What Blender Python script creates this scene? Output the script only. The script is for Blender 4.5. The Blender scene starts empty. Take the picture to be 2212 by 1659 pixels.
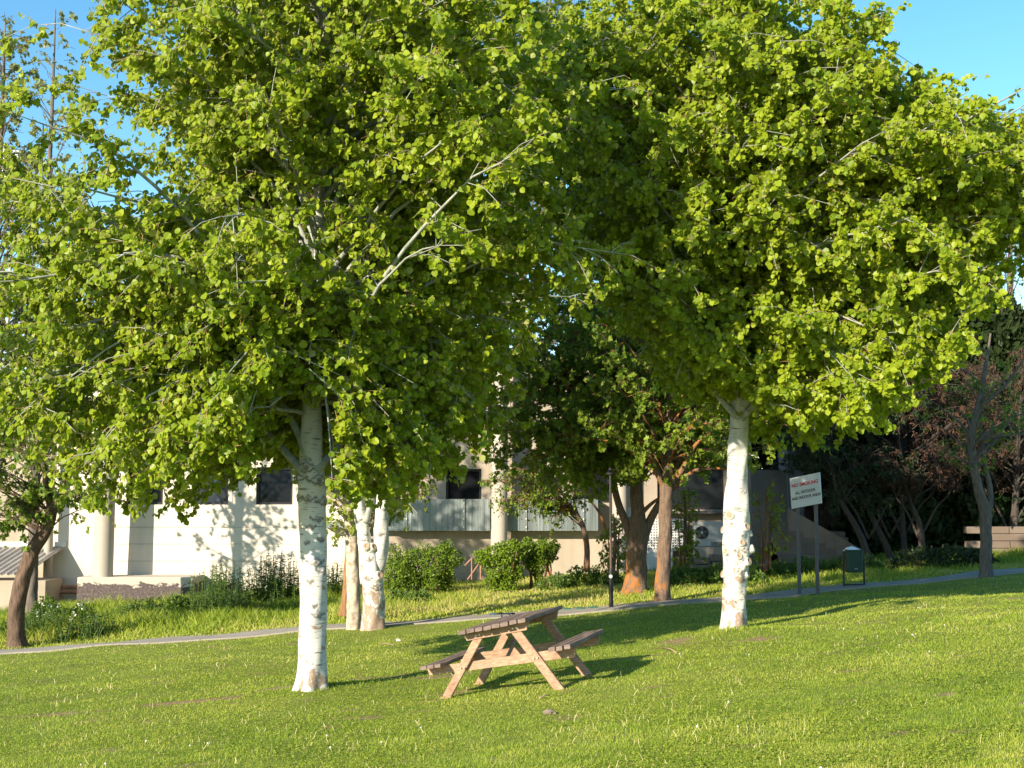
import bpy, bmesh, math, numpy as np
from mathutils import Vector, Matrix, noise as mnoise
R=math.radians
sc=bpy.context.scene
COL=sc.collection
# ------------------------------------------------------------------ camera numbers
F=2808.0; PITCH=R(5.0); CZ=2.0
def px(X,Y,D):
    """world point seen at picture position (2212 px wide) at distance D in front of the camera"""
    u=(X-1106)/F; v=(829.5-Y)/F
    dy=math.cos(PITCH)-v*math.sin(PITCH); dz=math.sin(PITCH)+v*math.cos(PITCH)
    s=D/dy
    return np.array([u*s,D,CZ+dz*s])
def sm(a,b,t):
    t=np.clip((t-a)/(b-a),0,1); return t*t*(3-2*t)
def ground(x,y):
    x=np.asarray(x,float); y=np.asarray(y,float)
    sx=np.interp(y,[0,9,14,20,27,60,200],[.10,.105,.115,.09,.068,.066,0.02])
    sl=np.interp(y,[0,9,14,20,27,60,200],[.07,.07,.07,.07,.068,.066,0.02])
    c=np.interp(y,[0,13.3,27.5,33,42,80,300],[.40,0,-.483,-.54,-.62,-.9,-1.2])
    lat=np.where(x>-.8,sx*x,-.8*sx+sl*(x+.8))
    lat=np.where(np.abs(x)>24,np.sign(x)*24*np.where(x>0,sx,sl),lat)
    bump=.025*np.sin(x*1.3+y*.7)*np.sin(y*.9-x*.4)+.012*np.sin(x*3.1-1)*np.sin(y*2.3)
    bump=bump*sm(16,19,y)
    for (a,b,h,s) in ((-2.45,15.6,.07,.55),(3.02,17.6,.10,.6)):
        bump=bump+h*np.exp(-((x-a)**2+(y-b)**2)/(2*s*s))
    return c+lat+bump
def gz(x,y): return float(ground(x,y))
def gpx(X,Y):
    lo,hi=4.0,70.0
    f=lambda D:(lambda p:p[2]-gz(p[0],p[1]))(px(X,Y,D))
    prev=lo
    for D in np.linspace(lo,hi,400):
        if f(D)<0:
            a,b=prev,D
            for _ in range(30):
                m=(a+b)/2
                if f(m)<0:b=m
                else:a=m
            p=px(X,Y,a); return p
        prev=D
    return px(X,Y,hi)
def gD(X,D):
    x=(X-1106)/F*D; return np.array([x,D,gz(x,D)])
# ------------------------------------------------------------------ mesh helpers
class Geo:
    def __init__(s): s.V=[];s.n=0;s.I=[];s.C=[];s.M=[];s.A={}
    def add(s,V,Fs,mat=0,**attr):
        V=np.asarray(V,float).reshape(-1,3)
        if not isinstance(Fs,(list,tuple)) : Fs=[Fs]
        for f in Fs:
            f=np.asarray(f,np.int64)
            s.I.append((f+s.n).ravel()); s.C.append(np.full(len(f),f.shape[1],np.int64)); s.M.append(np.full(len(f),mat,np.int64))
        for k,a in attr.items():
            s.A.setdefault(k,[]).append((s.n,np.broadcast_to(np.asarray(a,float),(len(V),))))
        s.V.append(V); s.n+=len(V); return s
    def build(s,name,mats,parent=None,smooth=False,local=False):
        me=bpy.data.meshes.new(name)
        V=np.concatenate(s.V) if s.V else np.zeros((0,3))
        if parent is not None and not local:
            V=V-np.array(parent.location)
        I=np.concatenate(s.I);C=np.concatenate(s.C);M=np.concatenate(s.M)
        me.vertices.add(len(V)); me.vertices.foreach_set('co',V.astype(np.float32).ravel())
        me.loops.add(len(I)); me.loops.foreach_set('vertex_index',I.astype(np.int32))
        me.polygons.add(len(C)); st=np.concatenate([[0],np.cumsum(C)[:-1]])
        me.polygons.foreach_set('loop_start',st.astype(np.int32)); 
        try: me.polygons.foreach_set('loop_total',C.astype(np.int32))
        except Exception: pass
        for m in (mats if isinstance(mats,(list,tuple)) else [mats]): me.materials.append(m)
        me.polygons.foreach_set('material_index',M.astype(np.int32))
        me.polygons.foreach_set('use_smooth',np.full(len(C),bool(smooth)))
        me.update(calc_edges=True)
        for k,lst in s.A.items():
            at=me.attributes.new(k,'FLOAT','POINT'); arr=np.zeros(len(V),np.float32)
            for o,a in lst: arr[o:o+len(a)]=a
            at.data.foreach_set('value',arr)
        o=bpy.data.objects.new(name,me); COL.objects.link(o)
        if parent is not None: o.parent=parent
        return o
def tag(o,label=None,cat=None,group=None,kind=None):
    if label:o['label']=label
    if cat:o['category']=cat
    if group:o['group']=group
    if kind:o['kind']=kind
    return o
def empty(name,loc,label,cat,group=None,rot=None):
    o=bpy.data.objects.new(name,None); COL.objects.link(o); o.location=Vector(loc)
    if rot: o.rotation_euler=rot
    o.empty_display_size=.2
    return tag(o,label,cat,group)
def norm(a):
    a=np.asarray(a,float); n=np.linalg.norm(a,axis=-1,keepdims=True); return a/np.maximum(n,1e-9)
def tube(P,r,n=8,cap=True):
    P=np.asarray(P,float); m=len(P); r=np.broadcast_to(np.asarray(r,float),(m,))
    T=norm(np.gradient(P,axis=0)); 
    a=np.array([1.,0,0]) if abs(T[0][0])<.8 else np.array([0,1.,0])
    N=np.zeros((m,3)); v=norm(a-T[0]*np.dot(a,T[0])); N[0]=v
    for i in range(1,m):
        v=v-T[i]*np.dot(v,T[i]); v=v/max(np.linalg.norm(v),1e-9); N[i]=v
    B=np.cross(T,N); th=np.linspace(0,2*np.pi,n,endpoint=False)
    V=P[:,None,:]+r[:,None,None]*(np.cos(th)[None,:,None]*N[:,None,:]+np.sin(th)[None,:,None]*B[:,None,:])
    i=np.arange(m-1)[:,None]*n; j=np.arange(n)[None,:]; k=(j+1)%n
    Q=np.stack([i+j,i+k,i+n+k,i+n+j],-1).reshape(-1,4)
    fs=[Q]
    if cap and n>2: fs+= [np.arange(n)[None,::-1].copy(), (np.arange(n)+(m-1)*n)[None,:]]
    return V.reshape(-1,3),fs
def tubes_batch(S,Mi,E,r0,r1,n=3):
    """many 3-point tapered twigs at once"""
    S,Mi,E=[np.asarray(a,float) for a in (S,Mi,E)]; c=len(S)
    T=norm(E-S); a=np.where(np.abs(T[:,2:3])<.9,np.array([[0,0,1.]]),np.array([[1.,0,0]]))
    N=norm(np.cross(T,a)); B=np.cross(T,N); th=np.linspace(0,2*np.pi,n,endpoint=False)
    ring=np.cos(th)[None,:,None]*N[:,None,:]+np.sin(th)[None,:,None]*B[:,None,:]
    r0=np.broadcast_to(r0,(c,))[:,None,None]; r1=np.broadcast_to(r1,(c,))[:,None,None]
    V=np.concatenate([S[:,None]+ring*r0,Mi[:,None]+ring*(r0+r1)/2,E[:,None]+ring*r1],1)
    b=(np.arange(c)*3*n)[:,None,None]; j=np.arange(n); k=(j+1)%n
    q=np.concatenate([np.stack([j,k,n+k,n+j],-1),np.stack([n+j,n+k,2*n+k,2*n+j],-1)],0)[None]
    return V.reshape(-1,3),(q+b).reshape(-1,4)
def cbox(c,s,bev=0.0,rot=None):
    """bevelled box: centre, full size, bevel, 3x3 rotation"""
    h=np.array(s,float)/2; b=min(bev,h.min()*.9)
    if b<=0:
        V=np.array([[x,y,z] for x in(-1,1) for y in(-1,1) for z in(-1,1)])*h
        Fs=[np.array([[0,1,3,2],[4,6,7,5],[0,4,5,1],[2,3,7,6],[0,2,6,4],[1,5,7,3]])]
    else:
        V=[];idx={}
        for x in(-1,1):
            for y in(-1,1):
                for z in(-1,1):
                    for ax in range(3):
                        p=np.array([x,y,z])*(h-b); p[ax]=np.array([x,y,z])[ax]*h[ax]
                        idx[(x,y,z,ax)]=len(V); V.append(p)
        V=np.array(V);q=[];t=[]
        for ax in range(3):
            o=[a for a in range(3) if a!=ax]
            for sg in(-1,1):
                f=[]
                for (p,r) in((-1,-1),(1,-1),(1,1),(-1,1)):
                    c3=[0,0,0];c3[ax]=sg;c3[o[0]]=p;c3[o[1]]=r;f.append(idx[(*c3,ax)])
                q.append(f)
            for p in(-1,1):
                for r in(-1,1):
                    a=[0,0,0];a[ax]=-1;a[o[0]]=p;a[o[1]]=r;bb=list(a);bb[ax]=1
                    q.append([idx[(*a,o[0])],idx[(*bb,o[0])],idx[(*bb,o[1])],idx[(*a,o[1])]])
        for x in(-1,1):
            for y in(-1,1):
                for z in(-1,1): t.append([idx[(x,y,z,0)],idx[(x,y,z,1)],idx[(x,y,z,2)]])
        Fs=[np.array(q),np.array(t)]
        # orient outwards
        out=[]
        for f in Fs:
            g=[]
            for fc in f:
                p=V[fc]; nn=np.cross(p[1]-p[0],p[2]-p[0]); g.append(fc if np.dot(nn,p.mean(0))>0 else fc[::-1])
            out.append(np.array(g))
        Fs=out
    if rot is not None: V=V@np.asarray(rot).T
    return V+np.array(c,float),Fs
def beam(a,b,w,h,up=(0,0,1),bev=.004):
    """box beam from a to b, w across, h along 'up'"""
    a=np.array(a,float);b=np.array(b,float);d=b-a;L=np.linalg.norm(d);d=d/L
    up=np.array(up,float);s=np.cross(d,up);s/=np.linalg.norm(s);u=np.cross(s,d)
    return cbox((a+b)/2,(L,w,h),bev,np.stack([d,s,u],1))
def smooth_path(P,n):
    P=np.asarray(P,float); t=np.linspace(0,len(P)-1,n); Q=np.concatenate([[2*P[0]-P[1]],P,[2*P[-1]-P[-2]]])
    i=np.minimum(t.astype(int),len(P)-2); f=(t-i)[:,None]
    p0,p1,p2,p3=Q[i],Q[i+1],Q[i+2],Q[i+3]
    return .5*((2*p1)+(-p0+p2)*f+(2*p0-5*p1+4*p2-p3)*f*f+(-p0+3*p1-3*p2+p3)*f**3)
# ------------------------------------------------------------------ materials
class NT:
    def __init__(s,name):
        s.m=bpy.data.materials.new(name); s.m.use_nodes=True; s.t=s.m.node_tree; s.t.nodes.clear()
        s.out=s.n('ShaderNodeOutputMaterial')
    def n(s,typ,ins=None,**kw):
        nd=s.t.nodes.new(typ)
        for k,v in kw.items(): setattr(nd,k,v)
        for k,v in (ins or {}).items():
            if hasattr(v,'is_output') or isinstance(v,bpy.types.NodeSocket): s.t.links.new(v,nd.inputs[k])
            else: nd.inputs[k].default_value=v
        return nd
    def obj(s): return s.n('ShaderNodeTexCoord').outputs['Object']
    def geo(s): return s.n('ShaderNodeNewGeometry').outputs['Position']
    def attr(s,a): return s.n('ShaderNodeAttribute',attribute_name=a).outputs['Fac']
    def mapv(s,v,sc): return s.n('ShaderNodeMapping',{'Vector':v,'Scale':sc}).outputs[0]
    def noise(s,v,scale,detail=4,rough=.55,dist=0): return s.n('ShaderNodeTexNoise',{'Vector':v,'Scale':scale,'Detail':detail,'Roughness':rough,'Distortion':dist}).outputs['Fac']
    def ramp(s,f,stops,interp='LINEAR'):
        nd=s.n('ShaderNodeValToRGB',{'Fac':f}); cr=nd.color_ramp; cr.interpolation=interp
        while len(cr.elements)<len(stops): cr.elements.new(.5)
        for e,(p,c) in zip(cr.elements,stops):
            e.position=p; e.color=(c,c,c,1) if not hasattr(c,'__len__') else (*c,1)
        return nd.outputs[0]
    def math(s,op,a,b=0.0,clamp=False):
        nd=s.t.nodes.new('ShaderNodeMath'); nd.operation=op; nd.use_clamp=clamp
        for i,v in enumerate((a,b)):
            if isinstance(v,bpy.types.NodeSocket): s.t.links.new(v,nd.inputs[i])
            else: nd.inputs[i].default_value=v
        return nd.outputs[0]
    def mix(s,f,a,b,blend='MIX'):
        nd=s.t.nodes.new('ShaderNodeMix'); nd.data_type='RGBA'; nd.blend_type=blend
        for sock,v in ((nd.inputs[0],f),(nd.inputs[6],a),(nd.inputs[7],b)):
            if isinstance(v,bpy.types.NodeSocket): s.t.links.new(v,sock)
            elif hasattr(v,'__len__'): sock.default_value=(*v,1) if len(v)==3 else v
            else: sock.default_value=v
        return nd.outputs[2]
    def bump(s,h,strength=.3,dist=.02): return s.n('ShaderNodeBump',{'Height':h,'Strength':strength,'Distance':dist}).outputs[0]
    def pbr(s,col,rough=.7,spec=.3,normal=None,metal=0.0,**kw):
        ins={'Base Color':col if isinstance(col,bpy.types.NodeSocket) else (*col,1),'Roughness':rough,'Specular IOR Level':spec,'Metallic':metal}
        if normal is not None: ins['Normal']=normal
        ins.update(kw); return s.n('ShaderNodeBsdfPrincipled',ins).outputs[0]
    def end(s,sh): s.t.links.new(sh,s.out.inputs[0]); return s.m
def leaf_mat(name,dark,light,under,trans=.35,rough=.45,tcol=None,spec=.3):
    k=NT(name); t=k.attr('tint')
    top=k.ramp(t,[(0,dark),(1,light)])
    bf=k.n('ShaderNodeNewGeometry').outputs['Backfacing']
    col=k.mix(bf,top,under)
    p=k.pbr(col,rough,spec)
    tr=k.n('ShaderNodeBsdfTranslucent',{'Color':k.mix(.5,col,tcol or light)}).outputs[0]
    return k.end(k.n('ShaderNodeMixShader',{0:trans,1:p,2:tr}).outputs[0])
def plain(name,col,rough=.6,spec=.3,metal=0.0,var=.25,scale=6,bump=0.0,stretch=(1,1,1)):
    k=NT(name); v=k.mapv(k.obj(),stretch); f=k.noise(v,scale,5)
    c2=tuple(max(0,x*(1-var)) for x in col); c3=tuple(min(1,x*(1+var*.6)) for x in col)
    c=k.ramp(f,[(.25,c2),(.75,c3)])
    nm=k.bump(k.noise(v,scale*8,4),bump) if bump else None
    return k.end(k.pbr(c,rough,spec,nm,metal))
M={}
M['aspen_leaf']=leaf_mat('aspen_leaf',(.16,.25,.013),(.35,.43,.022),(.42,.44,.14),.5,.42,(.33,.42,.015))
M['maple_leaf']=leaf_mat('maple_leaf',(.07,.14,.012),(.23,.31,.02),(.20,.26,.06),.38,.5,(.25,.36,.02))
M['poplar_leaf']=leaf_mat('poplar_leaf',(.12,.17,.03),(.24,.26,.06),(.27,.28,.12),.35,.5)
M['shrub_leaf']=leaf_mat('shrub_leaf',(.05,.11,.01),(.19,.28,.016),(.16,.22,.05),.28,.4)
M['lime_leaf']=leaf_mat('lime_leaf',(.13,.2,.015),(.25,.31,.03),(.22,.27,.06),.4,.5)
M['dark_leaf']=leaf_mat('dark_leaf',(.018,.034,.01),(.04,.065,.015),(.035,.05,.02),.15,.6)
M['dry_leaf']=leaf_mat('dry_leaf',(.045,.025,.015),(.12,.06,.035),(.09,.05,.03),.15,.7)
M['weed_leaf']=leaf_mat('weed_leaf',(.045,.10,.014),(.12,.2,.025),(.13,.19,.05),.3,.5)
def grass_mat():
    k=NT('grass_blade'); t=k.attr('tint')
    c=k.ramp(t,[(0,(.10,.18,.014)),(.45,(.275,.365,.034)),(.8,(.43,.46,.075)),(.9,(.48,.43,.15)),(1,(.58,.49,.25))])
    tr=k.n('ShaderNodeBsdfTranslucent',{'Color':c}).outputs[0]
    return k.end(k.n('ShaderNodeMixShader',{0:.4,1:k.pbr(c,.55,.25),2:tr}).outputs[0])
M['grass']=grass_mat()
def stalk_mat():
    k=NT('dry_stalk'); t=k.attr('tint')
    c=k.ramp(t,[(0,(.42,.4,.16)),(.5,(.5,.42,.25)),(.62,(.75,.73,.68)),(1,(.8,.8,.78))]); return k.end(k.pbr(c,.7,.2))
M['stalk']=stalk_mat()
def lawn_mat():
    k=NT('lawn_soil'); g=k.geo(); d=k.attr('dirt')
    n1=k.noise(g,.9,5);n2=k.noise(g,14,5);n3=k.noise(g,70,3)
    green=k.ramp(n2,[(.3,(.13,.18,.025)),(.7,(.26,.30,.05))])
    green=k.mix(k.ramp(n1,[(.35,0.),(.7,.5)]),green,(.12,.13,.03))
    soil=k.ramp(n3,[(.3,(.18,.115,.07)),(.55,(.30,.20,.125)),(.8,(.42,.31,.21))])
    c=k.mix(d,green,soil)
    return k.end(k.pbr(c,.9,.1,k.bump(k.math('ADD',n2,n3),.5,.03)))
M['lawn']=lawn_mat()
def path_mat():
    k=NT('path_concrete'); g=k.geo(); n=k.noise(g,1.6,6);n3=k.noise(g,60,4)
    c=k.ramp(n,[(.3,(.24,.21,.17)),(.7,(.34,.305,.255))]); jx=k.math('FRACT',k.math('MULTIPLY',k.n('ShaderNodeSeparateXYZ',{0:g}).outputs[0],.47)); c=k.mix(k.math('MULTIPLY',k.math('LESS_THAN',jx,.014),.7),c,(.07,.06,.05)); c=k.mix(k.ramp(k.noise(g,5,6,.7,.5),[(.55,0.),(.75,.5)]),c,(.16,.13,.09)); c=k.mix(.35,c,k.ramp(n3,[(.3,(.2,.18,.15)),(.7,(.46,.43,.38))]))
    return k.end(k.pbr(c,.9,.15,k.bump(n3,.3,.01)))
M['path']=path_mat()
def aspen_bark():
    k=NT('aspen_bark'); o=k.obj(); h=k.attr('h'); scar=k.attr('scar'); knot=k.attr('knot')
    n=k.noise(o,3.5,5); base=k.ramp(n,[(.3,(.46,.445,.405)),(.7,(.60,.585,.54))])
    green=k.ramp(n,[(.3,(.33,.35,.285)),(.7,(.47,.475,.41))])
    base=k.mix(k.ramp(h,[(.32,0.),(.45,.75)]),base,green)
    # lenticels: short dark horizontal dashes
    ln=k.noise(k.mapv(o,(6,6,60)),1.0,3,.6); lm=k.ramp(ln,[(.60,0.),(.64,1.)])
    base=k.mix(k.math('MULTIPLY',lm,.85),base,(.10,.085,.07))
    # flaking brown patches, more towards the foot
    fl=k.noise(k.mapv(o,(1,1,.75)),6.5,7,.62,.6)
    thr=k.math('ADD',fl,k.attr('flake'))
    fm=k.ramp(thr,[(.60,0.),(.625,1.)])
    br=k.ramp(k.noise(o,40,4),[(.3,(.22,.15,.105)),(.7,(.40,.30,.22))])
    base=k.mix(fm,base,br)
    base=k.mix(knot,base,(.17,.115,.08)); base=k.mix(k.math('MULTIPLY',scar,.85),base,(.035,.028,.022))
    hgt=k.math('SUBTRACT',k.noise(k.mapv(o,(10,10,40)),1,5),k.math('MULTIPLY',fm,.35))
    return k.end(k.pbr(base,.62,.25,k.bump(hgt,.35,.012)))
M['aspen_bark']=aspen_bark()
def limb_mat():
    k=NT('aspen_limb'); o=k.geo(); n=k.noise(o,9,5)
    c=k.ramp(n,[(.3,(.19,.205,.17)),(.65,(.34,.355,.31))])
    c=k.mix(k.ramp(k.noise(k.mapv(o,(20,20,60)),1,3),[(.62,0.),(.7,.8)]),c,(.08,.07,.05)); return k.end(k.pbr(c,.65,.25))
M['limb']=limb_mat()
M['twig']=plain('twig_bark',(.36,.22,.11),.7,.2)
M['dtwig']=plain('dark_twig_bark',(.15,.10,.065),.8,.15)
def bark(name,c1,c2,lichen=None,lz=None):
    k=NT(name); o=k.geo(); n=k.noise(k.mapv(o,(1,1,.22)),26,6,.65); c=k.ramp(n,[(.3,c1),(.7,c2)])
    if lichen:
        side=k.n('ShaderNodeSeparateXYZ',{0:k.n('ShaderNodeNewGeometry').outputs['Normal']}).outputs[0]
        f=k.math('ADD',k.noise(o,4.5,5),k.math('MULTIPLY',side,-.12)); f=k.math('ADD',f,k.math('MULTIPLY',k.attr('h'),-.45))
        c=k.mix(k.ramp(f,[(.42,0.),(.62,.8)]),c,lichen)
        c=k.mix(k.ramp(k.noise(o,55,2),[(.66,0.),(.72,.7)]),c,(.55,.52,.42))
    return k.end(k.pbr(c,.85,.15,k.bump(n,.7,.03)))
M['maple_bark']=bark('maple_bark',(.085,.055,.04),(.20,.14,.10),(.34,.13,.025))
M['dark_bark']=bark('dark_bark',(.055,.036,.026),(.17,.115,.08))
M['grey_bark']=bark('grey_bark',(.075,.062,.05),(.19,.16,.135))
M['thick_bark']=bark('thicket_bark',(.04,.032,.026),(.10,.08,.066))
def pale_bark():
    k=NT('plane_bark'); o=k.geo(); n=k.noise(o,8,6,.6,.4)
    c=k.ramp(n,[(.36,(.27,.205,.15)),(.5,(.42,.36,.285)),(.64,(.53,.48,.36))]); return k.end(k.pbr(c,.8,.15,k.bump(n,.4,.02)))
M['pale_bark']=pale_bark()
M['lichen_bark']=bark('lichen_bark',(.13,.085,.05),(.34,.17,.07))
def wood(name,c1,c2,gap=False):
    k=NT(name); o=k.obj(); n=k.noise(k.mapv(o,(6,1.2,30)),2.2,6,.6,.5); n2=k.noise(o,5,4)
    c=k.ramp(n,[(.28,c1),(.7,c2)]); c=k.mix(k.ramp(n2,[(.35,0.),(.75,.55)]),c,tuple(x*.55 for x in c1))
    return k.end(k.pbr(c,.75,.2,k.bump(n,.4,.006)))
M['wood_leg']=wood('weathered_stain',(.24,.135,.085),(.54,.35,.23))
M['wood_top']=wood('weathered_grey_brown',(.11,.08,.066),(.30,.22,.18))
M['bolt']=plain('zinc_bolt',(.55,.53,.5),.35,.5,.9,.1)
def wallm(name,a,b,seam=True):
    k=NT(name); g=k.geo(); n=k.noise(g,.8,6); n2=k.noise(g,45,4)
    c=k.ramp(n,[(.3,a),(.7,b)])
    st=k.noise(k.mapv(g,(2.2,2.2,.12)),1.6,5); c=k.mix(k.ramp(st,[(.5,0.),(.8,.35)]),c,tuple(x*.62 for x in a))
    return k.end(k.pbr(c,.85,.2,k.bump(n2,.15,.01)))
M['wall_white']=wallm('cream_render',(.58,.52,.43),(.67,.61,.52))
M['wall_beige']=wallm('beige_render',(.31,.26,.20),(.40,.34,.265))  # beige lowered in tone to hold the dappled shade of the right-hand wall
M['wall_grey']=wallm('grey_render',(.13,.118,.105),(.19,.175,.16))
M['wall_dark']=wallm('grey_panel',(.12,.125,.14),(.17,.175,.19))
M['stone']=wallm('step_stone',(.15,.112,.085),(.24,.19,.145))  # dark tone stands in for the shade on steps and block wall
def plinth_mat():
    k=NT('peeling_plinth'); g=k.geo(); sep=k.n('ShaderNodeSeparateXYZ',{0:k.obj()}).outputs[2]
    n=k.noise(k.mapv(g,(1,1,1.6)),2.6,8,.65,.3); f=k.math('ADD',n,k.math('MULTIPLY',sep,1.2))
    m=k.ramp(f,[(.60,0.),(.65,1.)]); dk=k.ramp(k.noise(g,14,6,.7),[(.35,(.055,.045,.045)),(.6,(.13,.105,.10)),(.72,(.42,.36,.29))])
    c=k.mix(m,dk,(.46,.41,.34)); return k.end(k.pbr(c,.9,.1,k.bump(n,.5,.02)))
M['plinth']=plinth_mat()
M['column']=wallm('column_concrete',(.37,.33,.275),(.45,.405,.34))
def galv():
    k=NT('galvanised_sheet'); g=k.geo(); n=k.noise(k.mapv(g,(14,14,.6)),1.0,5); n2=k.noise(g,1.1,4)
    c=k.ramp(n,[(.3,(.19,.22,.22)),(.62,(.26,.29,.29)),(.76,(.45,.48,.48))]); c=k.mix(k.ramp(n2,[(.3,0.),(.7,.4)]),c,(.26,.32,.30))
    return k.end(k.pbr(c,k.ramp(n,[(.3,.35),(.7,.55)]),.5,None,.65))
M['galv']=galv()
M['roof_sheet']=plain('corrugated_sheet',(.36,.33,.30),.55,.4,.2,.3,1.5)
M['pipe_rust']=plain('rusty_pipe',(.36,.19,.12),.7,.3,0,.45,4)
M['win_frame']=plain('dark_window_frame',(.018,.017,.02),.4,.4,0,.2)
k=NT('window_glass'); M['glass']=k.end(k.pbr((.010,.011,.012),.05,.14,None,0.0,**{'IOR':1.4}))
k=NT('bright_window_glass'); M['glass2']=k.end(k.pbr((.03,.035,.045),.05,.8,None,0.0,**{'IOR':1.8}))
M['black_paint']=plain('black_paint',(.022,.022,.024),.45,.4,0,.3,20)
M['lamp_rust']=plain('faded_brown_paint',(.10,.06,.045),.6,.3,0,.3,14)
M['white_paint']=plain('white_paint',(.62,.62,.60),.5,.3,0,.06)
M['white_plastic']=plain('white_plastic',(.8,.82,.85),.4,.4,0,.05)
M['sign_face']=plain('sign_panel',(.55,.57,.59),.5,.3,0,.05,3)
M['sign_red']=plain('sign_red',(.55,.03,.06),.5,.3,0,.05)
M['sign_black']=plain('sign_black',(.015,.017,.03),.5,.3,0,.05)
M['sign_post']=plain('grey_post_paint',(.10,.095,.10),.5,.4,0,.2,10)
M['bin_green']=plain('bin_green',(.012,.045,.03),.45,.4,0,.25,8)
M['mat_green']=plain('green_mat',(.07,.17,.12),.8,.2,0,.2,6)
M['ac_body']=plain('ac_casing',(.48,.46,.42),.5,.3,0,.1,3)
M['scooter_grey']=plain('scooter_grey',(.30,.32,.34),.4,.5,.4,.1)
M['litter']=plain('litter_paper',(.72,.62,.55),.7,.2,0,.2)
M['flower']=plain('white_blossom',(.75,.75,.74),.6,.2,0,.05)
M['far_wall']=wallm('far_concrete',(.42,.41,.41),(.52,.51,.50))
M['far_roof']=plain('far_roof',(.40,.33,.29),.8,.2)
M['stub']=plain('cut_wood',(.40,.29,.20),.8,.15,0,.4,30,.4)
# ------------------------------------------------------------------ world, sun, camera
SUN_AZ=R(219.5); SUN_EL=R(21.5)
w=bpy.data.worlds.new("World"); sc.world=w; w.use_nodes=True
nt=w.node_tree; bg=nt.nodes['Background']; sky=nt.nodes.new('ShaderNodeTexSky'); sky.sky_type='NISHITA'
sky.sun_disc=False; sky.sun_elevation=SUN_EL; sky.sun_rotation=SUN_AZ; sky.altitude=900; sky.air_density=1.0; sky.dust_density=.2; sky.ozone_density=1.0
hs=nt.nodes.new('ShaderNodeHueSaturation'); hs.inputs['Saturation'].default_value=1.3; hs.inputs['Hue'].default_value=.488; nt.links.new(sky.outputs[0],hs.inputs['Color']); nt.links.new(hs.outputs[0],bg.inputs[0]); bg.inputs[1].default_value=.125
sd=Vector((math.sin(SUN_AZ)*math.cos(SUN_EL),math.cos(SUN_AZ)*math.cos(SUN_EL),math.sin(SUN_EL)))
sl=bpy.data.lights.new('sun','SUN'); sl.energy=5.0; sl.angle=R(.53); sl.color=(1,.87,.69)
so=bpy.data.objects.new('sun',sl); COL.objects.link(so); so.rotation_euler=sd.to_track_quat('Z','Y').to_euler(); so.location=(-20,-20,20)
cam=bpy.data.cameras.new('camera'); cam.sensor_width=36; cam.lens=36*F/2212; cam.clip_end=2000; cam.clip_start=.05
co=bpy.data.objects.new('camera',cam); COL.objects.link(co); co.location=(0,0,CZ); co.rotation_euler=(math.pi/2+PITCH,0,0); sc.camera=co
sc.view_settings.view_transform='Standard'; sc.view_settings.look='None'; sc.view_settings.exposure=1.1; sc.view_settings.gamma=1
sc.cycles.max_bounces=8; sc.cycles.diffuse_bounces=4; sc.cycles.transmission_bounces=6; sc.cycles.glossy_bounces=3
sc.cycles.use_denoising=True
SUNV=np.array(sd)
# ------------------------------------------------------------------ ground, path
def path_near(x): return np.interp(x,[-40,-11,-4,2,6,11.5,40],[26.2,26.5,27.1,27.2,28.0,29.9,42])
PATHW=1.15
DIRT=[(-2.75,15.75,.30,.16,1.2),(-3.7,15.3,.9,.13,1.),(-5.2,15.1,.9,.14,.9),(-4.9,14.2,.7,.1,.7),(-6,14.3,.5,.1,.7),(-1.7,16.6,.5,.12,.8),(-.9,16.2,.6,.16,.9),(-.3,18.4,.4,.1,.8),
 (1.6,16.0,.5,.1,.8),(2.2,17.5,.45,.12,.8),(.9,19,.5,.12,.6),(3.4,10.4,.25,.1,.9),(3.9,9.6,.3,.12,1),(1.7,9.1,.35,.12,.9),(2.6,9.0,.3,.1,.9),(2.2,8.6,.3,.1,.8),(.9,9.2,.3,.1,.6),(3.0,8.8,.25,.1,.9),(-.75,14.3,.45,.12,.8),(3.1,16.5,.35,.12,.9),(2.0,31.3,.7,.3,.9),(.4,33,.8,.35,.9),(3.4,34,.8,.4,.8),(-1.4,32,.8,.3,.8),(-.3,36,2.2,.6,.9)]
def vnoise(x,y,s,seed=0):
    """cheap smooth value noise"""
    def hsh(i,j):
        v=np.sin(i*127.1+j*311.7+seed*74.7)*43758.5453; return v-np.floor(v)
    X=x*s;Y=y*s;i=np.floor(X);j=np.floor(Y);f=X-i;g=Y-j;f=f*f*(3-2*f);g=g*g*(3-2*g)
    return (hsh(i,j)*(1-f)+hsh(i+1,j)*f)*(1-g)+(hsh(i,j+1)*(1-f)+hsh(i+1,j+1)*f)*g
def dirt(x,y):
    d=np.zeros_like(x)
    for (a,b,sx,sy,k) in [(q[0],q[1],q[2]*1.1,q[3]*(1.9 if q[1]<25 else 1),q[4]*(.72 if q[1]<11 else .92)) for q in DIRT]: d=np.maximum(d,k*np.exp(-(((x-a)/sx)**2+((y-b)/sy)**2)))
    n=vnoise(x,y,2.5,1)*.4+vnoise(x,y,7.,2)*.35+vnoise(x,y,19,4)*.25
    d=sm(.38,.60,d*(.25+1.3*n))
    spot=sm(.74,.86,vnoise(x,y*1.8,2.3,5)*.62+vnoise(x,y,7,6)*.38)*.8
    pn=path_near(x); ed=np.exp(-((y-pn-PATHW-.12)/.16)**2)*.9+np.exp(-((y-pn+.05)/.08)**2)*.6
    return np.clip(np.maximum(np.maximum(d,spot),ed),0,1)
xs=np.concatenate([[-600,-300,-150,-80,-50,-35,-25],np.arange(-18,18.01,.16),[25,35,50,80,150,300,600]])
ys=np.concatenate([[-200,-60,-20,-5,0,3],np.arange(5,46,.16),[50,60,80,120,200,400,900]])
X,Y=np.meshgrid(xs,ys,indexing='ij'); Z=ground(X,Y)
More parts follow.
